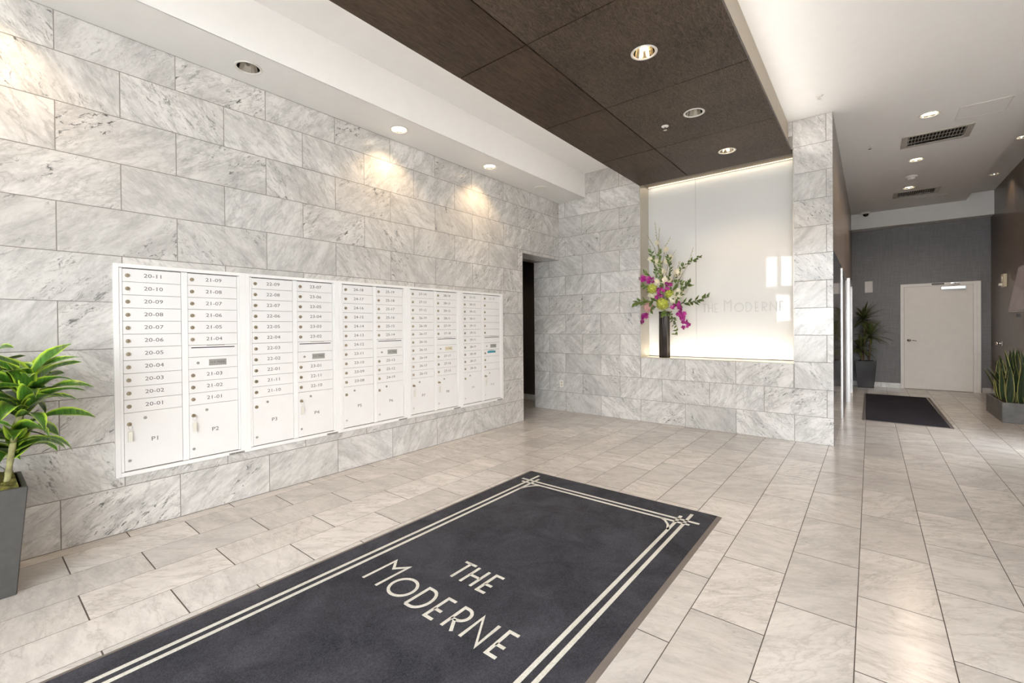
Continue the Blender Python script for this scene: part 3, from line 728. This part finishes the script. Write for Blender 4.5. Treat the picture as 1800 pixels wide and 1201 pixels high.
for sy in (-1, 1): ed.box((-hx+e, min(sy*hy, sy*(hy-e*.4)), 0), (hx-e, max(sy*hy, sy*(hy-e*.4)), .006))
ed.build('rubber_edge', M_RUBBER, mat_)
SW = .021; z0, z1 = .006, .0105
ym0, ym1 = MY0+(MY1-3.595), MY0+(MY1-3.54)
def stripe(pts, w=SW):
    m = MB(); ribbon(m, [(x-O.x, y-O.y) for x, y in pts], w, z0, z1); m.build('stripe', M_STRIPE, mat_)
def mir(y): return MY0+MY1-y
stripe([(1.545, mir(3.737)), (1.545, 3.737)]); stripe([(1.598, mir(3.66)), (1.598, 3.66)])
stripe([(2.868, mir(3.725)), (2.868, 3.725)]); stripe([(2.815, mir(3.653)), (2.815, 3.653)])
for f_ in (lambda y: y, mir):
    stripe([(1.466, f_(3.595)), (2.953, f_(3.595))]); stripe([(1.506, f_(3.54)), (2.905, f_(3.54))])
    stripe([(2.715, f_(3.54)), (2.752, f_(3.515)), (2.790, f_(3.462)), (2.815, f_(3.385))], .016)
    stripe([(1.698, f_(3.54)), (1.661, f_(3.515)), (1.623, f_(3.462)), (1.598, f_(3.385))], .016)
def mat_letter(ch, x, y, s=.157): glyph(ch, s, .0165, z0, z1).build('letter', M_STRIPE, mat_, M3(x-O.x, y-O.y, 0))
for ch, x in (('M', 1.738), ('O', 1.900), ('D', 2.095), ('E', 2.237), ('R', 2.350), ('N', 2.466), ('E', 2.620)): mat_letter(ch, x, 1.831)
for ch, x in (('T', 2.060), ('H', 2.168), ('E', 2.289)): mat_letter(ch, x, 2.129)
m2 = thing('floor_mat', (4.21, 9.93, 0), 'plain black carpet mat on the corridor floor', 'mat')
MB().add([(-.42, -1.49, 0), (.43, -1.49, 0), (.41, 1.5, 0), (-.44, 1.5, 0), (-.41, -1.48, .008), (.42, -1.48, .008), (.40, 1.49, .008), (-.43, 1.49, .008)], [(4, 5, 6, 7), (0, 1, 5, 4), (1, 2, 6, 5), (2, 3, 7, 6), (3, 0, 4, 7)]).build('pile', M_PILE2, m2)
rb = MB(); rb.box((-.455, -1.52, 0), (.455, -1.485, .004)).box((-.455, 1.50, 0), (.455, 1.53, .004)).box((-.46, -1.485, 0), (-.425, 1.5, .004)).box((.425, -1.485, 0), (.46, 1.5, .004)); rb.build('rubber_edge', M_INK, m2)

# ------------------------------------------------------------------ niche: lettering, light strips, vase
sg = thing('wall_lettering', (2.1, D+ND, 1.512), 'raised white lettering on the white panel of the niche', 'sign')
def wl_(ch, x, s=.112): glyph(ch, s, .011, 0, .010).build('letter', M_LETTERW, sg, M3(x-2.1, -.001, 0) @ FACEY)
for ch, x in (('T', 2.085), ('H', 2.163), ('E', 2.243), ('M', 2.360), ('O', 2.480), ('D', 2.615), ('E', 2.722), ('R', 2.798), ('N', 2.885), ('E', 2.985)): wl_(ch, x)
def led(name, a, b, label, watts, size, loc, rot):
    t = thing(name, a, label, 'light strip', 'niche light strips')
    dx = [b[i]-a[i] for i in range(3)]
    MB().box((0, 0, 0), tuple(dx)).build('diffuser', M_LED, t)
    L = bpy.data.lights.new('strip_light', 'AREA'); L.shape = 'RECTANGLE'; L.size, L.size_y = size; L.energy = watts; L.color = (1, .88, .68)
    o = bpy.data.objects.new('strip_light', L); COL.objects.link(o); o.parent = t; o.location = Vector(loc)-Vector(a); o.rotation_euler = rot
led('niche_light_strip', (NX0+.02, D+.185, NZ0), (NX1-.02, D+.200, NZ0+.003), 'glowing warm strip along the bottom edge of the white niche', 2.6, (1.75, .015), (2.25, D+.192, NZ0+.005), (PI-.30, 0, 0))
led('niche_light_strip', (NX0+.02, D+ND-.05, ZS+.03), (NX1-.02, D+ND-.03, ZS+.034), 'glowing warm strip along the top edge of the white niche', .25, (1.75, .02), (2.25, D+ND-.04, ZS+.028), (.2, 0, 0))
VX, VY = 1.632, D+.125
v = thing('flower_vase', (VX, VY, NZ0), 'tall dark fluted vase standing in the white niche', 'vase')
MB().lathe([(.001, 0), (.068, 0), (.072, .01), (.070, .60), (.074, .635), (.066, .635), (.062, .58), (.001, .56)], 96, lobes=8, amp=.07).build('vase_body', M_VASE, v, smooth=True)

# flowers ------------------------------------------------------------
rs = random.Random(5)
FA = thing('flower_arrangement', (VX, VY, NZ0+.60), 'tall bouquet of magenta orchids, white roses and green hydrangeas in the dark vase', 'flowers')
FO = Vector((VX, VY, NZ0+.60))
def fpt(cx, cy, dy=0):   # picture of the bouquet laid on its own upright plane (offset to local metres)
    k = 127.5*4.289; 
    return Vector((1.577+(cx-297)/420*.81*.98+ (0), VY-.02+dy, 2.212-(cy-395)/525*.945 + (cx-297)*.00012))-FO
def stem(p, r=.003):
    a = Vector((rs.uniform(-.02, .02), rs.uniform(-.02, .02), -.02)); m = (a+p)/2+Vector((0, rs.uniform(-.03, 0), .04))
    MB().tube([a, m, p], r, 5, False).build('stem', M_SPRIG, FA)
def petal(mb, c, n, up, L, Wd, cup=.3):
    n = n.normalized(); up = up.normalized(); s = n.cross(up).normalized()
    pts = [c, c+up*L*.45+s*Wd/2+n*cup*L*.25, c+up*L+n*cup*L*.2, c+up*L*.45-s*Wd/2+n*cup*L*.25]
    mb.add(pts, [(0, 1, 2, 3)])
def rose(cx, cy, r, dy=-.06):
    p = fpt(cx, cy, dy+rs.uniform(-.02, .02)); r *= 1.45; mb = MB(); ax = Vector((rs.uniform(-.3, .6), -1, rs.uniform(-.1, .7))).normalized()
    a = ax.cross(Vector((0, 0, 1))).normalized(); b = ax.cross(a)
    mb.ball(p, r*.62, 8, 5)
    for ring, (rr, k) in enumerate(((.75, 5), (1.0, 6), (1.15, 6))):
        for j in range(k):
            th = 2*PI*j/k+ring*.6; d = math.cos(th)*a+math.sin(th)*b
            c = p+d*r*.15-ax*(-r*.25+ring*r*.28)
            petal(mb, c, ax, d+ax*(.9-ring*.4), r*rr, r*1.1, .5)
    mb.build('rose', M_ROSE, FA, smooth=True)
def hyd(cx, cy, r, mat, name, dy=-.08):
    p = fpt(cx, cy, dy); mb = MB(); n = 46
    for k in range(n):
        z = 1-2*(k+.5)/n; th = k*2.39996; q = math.sqrt(1-z*z); d = Vector((q*math.cos(th), q*math.sin(th), z)); c = p+d*r*rs.uniform(.8, 1)
        a = d.cross(Vector((.3, .5, .81))).normalized(); b = d.cross(a); ph = rs.random()*3
        for j in range(4):
            t_ = ph+j*PI/2; petal(mb, c, d, math.cos(t_)*a+math.sin(t_)*b+d*.15, r*.36, r*.30, .2)
    mb.ball(p, r*.75, 8, 5); mb.build(name, mat, FA)
om = MB()
for j in range(5):
    t_ = PI/2+j*2*PI/5; petal(om, Vector((0, 0, 0)), Vector((0, -1, 0)), Vector((math.cos(t_), -.25, math.sin(t_))), 1, .8 if j % 2 else .95, .35)
petal(om, Vector((0, -.1, 0)), Vector((0, -1, .3)), Vector((0, -.7, -.6)), .5, .4, .5)
orch_me = mesh_from(om.v, om.f); orch_me.materials.append(M_MAG)
def orchid(cx, cy, r, dy=-.09):
    p = fpt(cx, cy, dy+rs.uniform(-.03, .02))
    M = Matrix.Translation(p) @ Euler((rs.uniform(-.5, .5), rs.uniform(-3, 3), rs.uniform(-.9, .9))).to_matrix().to_4x4() @ Matrix.Diagonal((r, r, r, 1))
    link('orchid_bloom', orch_me, None, FA, M)
def leaf2(mb, c, d, n, L, Wd):
    d = d.normalized(); s = d.cross(n)
    s = s.normalized() if s.length > 1e-3 else Vector((1, 0, 0))
    mb.add([c, c+d*L*.4+s*Wd/2, c+d*L, c+d*L*.4-s*Wd/2, c+d*L*.45+n*Wd*.12], [(0, 1, 4), (1, 2, 4), (2, 3, 4), (3, 0, 4)], [0, 1, .6, 1, 0])
def spray(pts, nl, L, Wd, dy=-.05, name='leaf_spray', spread=.9):
    P = [fpt(x, y, dy-.02*i) for i, (x, y) in enumerate(pts)]; mb = MB(); mb.tube(P, .0028, 5, False)
    mb.e = [0]*len(mb.v)
    nl = int(nl*1.15)
    for k in range(nl):
        t_ = .15+.85*k/max(1, nl-1); s = t_*(len(P)-1); i = min(int(s), len(P)-2); p = P[i].lerp(P[i+1], s-i); d = (P[i+1]-P[i]).normalized()
        side = Vector((rs.uniform(-1, 1), rs.uniform(-1, .4), rs.uniform(-1, 1))); side = (side-side.dot(d)*d).normalized()
        leaf2(mb, p, d*.75+side*spread, Vector((rs.uniform(-.4, .4), -1, rs.uniform(-.2, .6))).normalized(), L*1.2*rs.uniform(.7, 1.15), Wd*1.5)
    mb.build(name, M_SPRIG, FA)
def twig(pts, nb, dy=0):
    P = [fpt(x, y, dy) for x, y in pts]; tw = MB().tube(P, [.0042*(1-.7*i/(len(P)-1)) for i in range(len(P))], 5, False).build('twig', M_TWIG, FA)
    mb = MB()
    for k in range(nb):
        s = (.25+.75*k/nb)*(len(P)-1); i = min(int(s), len(P)-2); p = P[i].lerp(P[i+1], s-i)
        mb.ball(p+Vector((rs.uniform(-.010, .010), -.004, rs.uniform(-.006, .006))), rs.uniform(.005, .009), 6, 4)
    b = mb.build('buds', M_BUD, tw, smooth=True); b['kind'] = 'stuff'
twig([(320, 720), (318, 480), (285, 260), (266, 75)], 20); twig([(325, 700), (305, 400), (290, 250), (298, 120)], 20)
twig([(325, 700), (300, 420), (255, 260), (205, 165)], 10); twig([(330, 700), (318, 420), (340, 280), (380, 208)], 10)
twig([(335, 700), (345, 480), (380, 370), (418, 318)], 10); twig([(340, 720), (430, 560), (500, 440), (537, 320)], 9)
twig([(330, 700), (290, 480), (250, 340), (215, 225)], 8); twig([(340, 700), (400, 520), (440, 430), (445, 405)], 6)
spray([(330, 760), (230, 700), (170, 680), (130, 686)], 26, .075, .022, -.06); spray([(340, 760), (440, 730), (540, 725), (645, 705)], 34, .075, .022, -.06)
spray([(340, 740), (420, 680), (490, 620), (525, 590)], 26, .075, .022, -.04); spray([(335, 740), (400, 560), (480, 450), (595, 400)], 26, .05, .022, -.02)
spray([(330, 730), (300, 520), (275, 420), (255, 300)], 30, .05, .018); spray([(330, 730), (330, 520), (320, 400), (318, 320)], 30, .05, .018)
spray([(330, 730), (280, 600), (230, 480), (195, 455)], 18, .05, .02, 0); spray([(335, 740), (370, 560), (390, 440), (385, 370)], 26, .05, .018)
spray([(335, 740), (390, 640), (440, 560), (480, 580)], 18, .055, .02); spray([(335, 760), (390, 790), (410, 830), (420, 880)], 10, .06, .018, -.07)
spray([(345, 770), (420, 840), (450, 920), (432, 950)], 9, .05, .016, -.09); spray([(320, 760), (270, 640), (220, 580), (175, 560)], 14, .06, .022, -.02)
spray([(330, 750), (300, 690), (270, 690), (255, 760)], 12, .06, .03, -.08); spray([(335, 770), (345, 780), (352, 790), (356, 800)], 8, .05, .03, -.09)
for a in ((297, 395, .034), (322, 470, .036), (360, 543, .046), (412, 692, .046), (432, 492, .036), (290, 548, .032), (440, 645, .040), (245, 360, .028), (362, 312, .026), (362, 398, .026), (387, 372, .026), (292, 245, .022), (250, 640, .036)): rose(*a)
hyd(260, 592, .070, M_HYD, 'green_hydrangea'); hyd(338, 718, .080, M_HYD, 'green_hydrangea', -.11); hyd(378, 645, .062, M_HYD, 'green_hydrangea', -.05); hyd(232, 730, .066, M_PINK, 'pink_hydrangea')
for cx, cy, rr, n in ((195, 515, 30, 9), (250, 520, 26, 7), (318, 632, 34, 11), (385, 590, 28, 6), (430, 745, 28, 7), (190, 795, 26, 8), (200, 830, 14, 3)):
    for k in range(n): orchid(cx+rs.uniform(-rr, rr), cy+rs.uniform(-rr, rr)*1.05, rs.uniform(.028, .039))
for k in range(26):
    t_ = k/25; orchid(450+55*t_**.7+rs.uniform(-22, 22), 775+135*t_+rs.uniform(-10, 10), rs.uniform(.026, .036))

# ------------------------------------------------------------------ potted plants
def strap(L, Wd, az, el, droop, base, n=9, across=5, fold=.25, roll=0, wave=0, tipw=.5, mb=None):
    mb = mb or MB(); p = Vector(base); vs = []; ed_ = []; fs = []
    h = Vector((math.cos(az), math.sin(az), 0)); s = Vector((-math.sin(az), math.cos(az), 0))
    for i in range(n+1):
        t_ = i/n; e_ = el-droop*t_**1.3; d = math.cos(e_)*h+math.sin(e_)*Vector((0, 0, 1)); up = -math.sin(e_)*h+math.cos(e_)*Vector((0, 0, 1))
        ra = roll*t_; sd = math.cos(ra)*s+math.sin(ra)*up; nn = -math.sin(ra)*s+math.cos(ra)*up
        w = Wd*max(.03, (math.sin(PI*min(1, (t_*.93+.07))**.75))**.8) if i < n else .002
        for k in range(across):
            x = -1+2*k/(across-1)
            vs.append(p+sd*x*w/2+nn*(abs(x)*fold*w*.5+wave*w*math.sin(9*t_+x*2)*abs(x))); ed_.append(abs(x) if across > 3 else abs(x))
        p = p+d*L/n
    for i in range(n):
        for k in range(across-1): a = i*across+k; fs.append((a, a+1, a+1+across, a+across))
    mb.add(vs, fs, ed_); return mb
def square_pot(t, tx0, tx1, ty0, ty1, taper, h, mat, wall=.02, rim=.03):
    c = Vector(((tx0+tx1)/2, (ty0+ty1)/2)); a, b = (tx1-tx0)/2, (ty1-ty0)/2
    def ring(i, j, z): return [(-i, -j, z), (i, -j, z), (i, j, z), (-i, j, z)]
    vs = ring(a-taper, b-taper, 0)+ring(a, b, h)+ring(a-wall, b-wall, h)+ring(a-wall-taper*.2, b-wall-taper*.2, h-.08)
    fs = [(3, 2, 1, 0)]
    for r in range(3):
        for k in range(4): fs.append((r*4+k, r*4+(k+1) % 4, r*4+4+(k+1) % 4, r*4+4+k))
    MB().add(vs, fs).build('pot', mat, t, bevel=.004)
def moss_bed(t, a, b, z, mat, name='moss', amp=.02, n=26):
    r_ = random.Random(3); vs = []; fs = []
    for i in range(n+1):
        for j in range(n+1):
            ed2 = min(i, j, n-i, n-j); vs.append((-a+2*a*i/n, -b+2*b*j/n, z+(r_.uniform(0, amp)+amp*.8 if ed2 > 0 else -.02)))
    for i in range(n):
        for j in range(n): q = i*(n+1)+j; fs.append((q, q+n+1, q+n+2, q+1))
    o = MB().add(vs, fs).build(name, mat, t); o['kind'] = 'stuff'
# lime-edged dracaena in the tall grey pot, cut by the picture's edge
PC = Vector((.311, .50, 0))
pt = thing('potted_dracaena', PC, 'leafy plant with lime edged leaves in a tall grey tapered pot', 'plant')
square_pot(pt, .11, .512, .30, .70, .042, .55, M_POT); moss_bed(pt, .178, .178, .535, M_MOSS, amp=.026)
rl = random.Random(29)
heads = [((.07, .13, .53), (.10, .215, 1.06), 50), ((-.02, -.02, .53), (-.03, .06, 1.12), 32), ((.08, -.08, .53), (.14, -.06, 1.0), 26)]
for b_, e_, nl in heads:
    b_, e_ = Vector(b_), Vector(e_); mid = b_.lerp(e_, .45)+Vector((.01, -.012, 0))
    cn = MB(); q = [b_.lerp(mid, s/8) for s in range(8)]+[mid.lerp(e_, s/8) for s in range(9)]
    cn.tube(q, [.012+.0022*(i % 2) for i in range(len(q))], 10).build('cane', M_CANE, pt, smooth=True)
    for k in range(nl):
        f_ = k/(nl-1); pos = b_.lerp(mid, .6).lerp(e_, f_) if f_ < .4 else mid.lerp(e_, f_); az = k*2.39996+rl.uniform(-.35, .35)
        if pos.z < .74 and math.cos(az) > .2: continue
        el = .38+.85*f_**1.5+rl.uniform(-.2, .2); L = rl.uniform(.25, .36)*(1-.15*f_)
        if pos.x+PC.x+math.cos(az)*L < .03: L = max(.10, (pos.x+PC.x-.02)/max(.2, -math.cos(az))*.95)
        strap(L, rl.uniform(.066, .09)*min(1, L/.2), az, el, rl.uniform(1.3, 2.4)*(1-.35*f_), pos, 9, 5, .3, rl.uniform(-1.3, 1.3), .12).build('leaf', M_LEAF, pt, smooth=True)
# dragon tree in the black pot by the end wall
PC = Vector((3.765, 12.58, 0)); rm = random.Random(4)
pt = thing('potted_dragon_tree', PC, 'spiky three headed dragon tree in a black tapered pot by the grey wall', 'plant')
square_pot(pt, 3.585, 3.945, 12.42, 12.74, .045, .565, M_POTB, .015); moss_bed(pt, .15, .13, .545, M_SOIL, 'soil', .012, 10)
for (bx, by_), (hx_, hy_, hz), nl in (((-.03, 0), (-.035, -.02, 1.45), 46), ((.05, .02), (.075, -.06, 1.12), 46), ((-.06, -.03), (-.09, -.05, .84), 40)):
    MB().tube([(bx, by_, .53), ((bx+hx_)/2+.015, (by_+hy_)/2, .53+(hz-.53)*.5), (hx_, hy_, hz)], [.018, .015, .013], 8).build('cane', M_CANE2, pt, smooth=True)
    tf = MB()
    for k in range(nl):
        f_ = k/nl; az = k*2.39996; el = -.5+1.75*f_+rm.uniform(-.15, .15)
        L = rm.uniform(.30, .44); r_ = Vector((math.cos(az), math.sin(az))); lim = min((hx_+.225)/max(1e-3, -r_.x) if r_.x < 0 else 9, (.21-hy_)/max(1e-3, r_.y) if r_.y > 0 else 9); L = min(L, max(.1, lim))
        strap(L, .046, az, el, rm.uniform(.2, .9), (hx_, hy_, hz-.05+.07*f_), 4, 3, .3, mb=tf)
    tf.build('leaf_tuft', M_SPIKE, pt)
# snake plants in the low grey trough
TX0, TX1, TY0, TY1 = 5.215, 5.60, 9.30, 10.36
PC = Vector(((TX0+TX1)/2, (TY0+TY1)/2, 0)); rq = random.Random(8)
pt = thing('snake_plant_trough', PC, 'snake plants with yellow edged leaves in a low grey trough', 'plant')
square_pot(pt, TX0, TX1, TY0, TY1, .0, .27, M_TROUGH, .018); moss_bed(pt, .17, .51, .235, M_SOIL, 'soil', .015, 14)
for k in range(30):
    bx = rq.uniform(-.12, .05); by_ = rq.uniform(-.44, .42); L = rq.uniform(.45, .82)
    strap(L, rq.uniform(.085, .112), rq.choice((PI/2, -PI/2, PI, 1.9, -1.9))+rq.uniform(-.3, .3), rq.uniform(1.2, 1.5), rq.uniform(-.1, .25), (bx, by_, .23), 8, 5, .35, rq.uniform(-.8, .8)).build('leaf', M_SNAKE, pt, smooth=True)

# ------------------------------------------------------------------ corridor fittings
dr = struct(empty('door_1', (4.33, YF, 0)), 'beige flush door with white frame in the grey end wall')
dw, dh = 1.155, 2.145
MB().box((0, -.03, 0), (.055, .0, dh)).box((dw-.10, -.03, 0), (dw, 0, dh)).box((.055, -.03, dh-.055), (dw-.10, 0, dh)).box((dw-.055, -.045, 0), (dw-.005, -.03, dh-.01)).build('door_frame', M_DOORF, dr)
MB().box((.058, -.022, .008), (dw-.103, -.002, dh-.058)).build('door_leaf', M_DOOR, dr, bevel=.002)
MB().cyl((.13, -.022, .995), (.13, -.030, .995), .030, n=16).cyl((.13, -.03, .995), (.13, -.065, .995), .011, n=10).tube([(.13, -.065, .995), (.17, -.07, .997), (.245, -.066, .985)], [.011, .010, .008], 8).build('door_handle', M_CHROME, dr, smooth=True)
MB().box((.60, -.075, 2.005), (.95, -.022, 2.065)).build('closer_body', M_STEEL, dr, bevel=.004)
MB().tube([(.78, -.06, 2.075), (.86, -.11, 2.10), (.80, -.05, 2.125)], .010, 6).box((.74, -.05, 2.118), (.83, -.03, 2.140)).build('closer_arm', M_STEEL, dr)
MB().box((.47, -.045, 2.105), (.65, -.03, 2.138)).build('stop_plate', M_INK, dr)
t = thing('wall_plate', (3.82, YF, 2.13), 'small blank white plate on the grey end wall above the dragon tree', 'wall plate')
MB().box((-.066, -.012, -.12), (.066, 0, .12)).build('plate', M_PLASTIC, t, bevel=.003); MB().box((-.056, -.015, -.11), (.056, -.012, .11)).build('face', M_WHITE, t)
for y0, y1, pj, lab in ((8.335, 9.72, .012, 'steel framed lift entrance nearer the marble corner'), (10.105, 11.435, .045, 'steel framed lift entrance nearer the grey end wall')):
    t = thing('lift_entrance', (XE, y0, 0), lab, 'elevator', 'lift entrances'); w = y1-y0
    MB().box((.0, 0, 0), (pj, .06, 2.13)).build('jamb', M_LIFT, t, bevel=.002); MB().box((.0, w-.06, 0), (pj, w, 2.13)).build('jamb', M_LIFT, t, bevel=.002)
    MB().box((.0, .06, 2.06), (pj, w-.06, 2.13)).build('header', M_LIFT, t, bevel=.002)
    for a, b in ((.061, w/2-.001), (w/2+.001, w-.061)): MB().box((-.012, a, .01), (-.004, b, 2.058)).build('door_panel', M_LIFT, t)
    MB().box((-.012, .06, 0), (.002, w-.06, .008)).build('threshold', M_LIFT, t)
t = thing('wall_screen', (XR, 9.60, 1.82), 'pale display screen tilted down from the dark veneer wall', 'screen')
SM = M3(-.13, 0, 0) @ Matrix.Rotation(.16, 4, 'Y')
MB().box((-.02, -.62, -.34), (.02, .62, .34)).build('casing', M_SCREENF, t, SM, bevel=.006)
MB().box((-.023, -.60, -.315), (-.0205, .60, .315)).build('display', M_SCREEN, t, SM)
MB().box((-.115, -.1, -.06), (0, .1, .06)).build('bracket', M_STEEL, t); MB().box((-.05, .50, -.40), (-.02, .56, -.35)).build('sensor', M_INK, t, M3(-.08, 0, 0))
t = thing('fire_alarm_horn', (XR, 11.60, 2.05), 'cream fire alarm horn box on the dark veneer wall', 'alarm')
MB().box((-.045, -.10, -.11), (0, .10, .11)).build('housing', M_CREAM, t, bevel=.006)
MB().cyl((-.045, .0, .03), (-.052, 0, .03), .045, n=16).build('sounder', M_PLASTIC, t); MB().box((-.085, -.03, -.085), (-.045, .03, -.045)).build('strobe_lens', M_PLASTIC, t, bevel=.004)
t = thing('wall_stop', (XR, 11.87, .98), 'small round chrome knob on the dark veneer wall', 'door stop')
MB().cyl((0, 0, 0), (-.008, 0, 0), .04, n=16).cyl((-.008, 0, 0), (-.05, 0, 0), .014, n=10).build('mount', M_CHROME, t, smooth=True); MB().ball((-.06, 0, 0), .028, 12, 8).build('knob', M_CHROME, t, smooth=True)
t = thing('wall_outlet', (.036, D, .433), 'white wall outlet low on the marble beside the doorway', 'outlet')
MB().box((-.036, -.006, -.058), (.036, 0, .058)).build('plate', M_PLASTIC, t, bevel=.002)
for dz in (-.022, .022): s_ = MB().lathe([(.017, 0), (.017, .003), (.001, .003)], 14).build('socket', M_CREAM, t, M3(0, -.006, dz) @ Matrix.Rotation(PI/2, 4, 'X')); MB().box((-.006, -.0102, dz-.003), (-.004, -.009, dz+.006)).box((.004, -.0102, dz-.003), (.006, -.009, dz+.006)).build('pin_slot', M_INK, t)
flush_text()
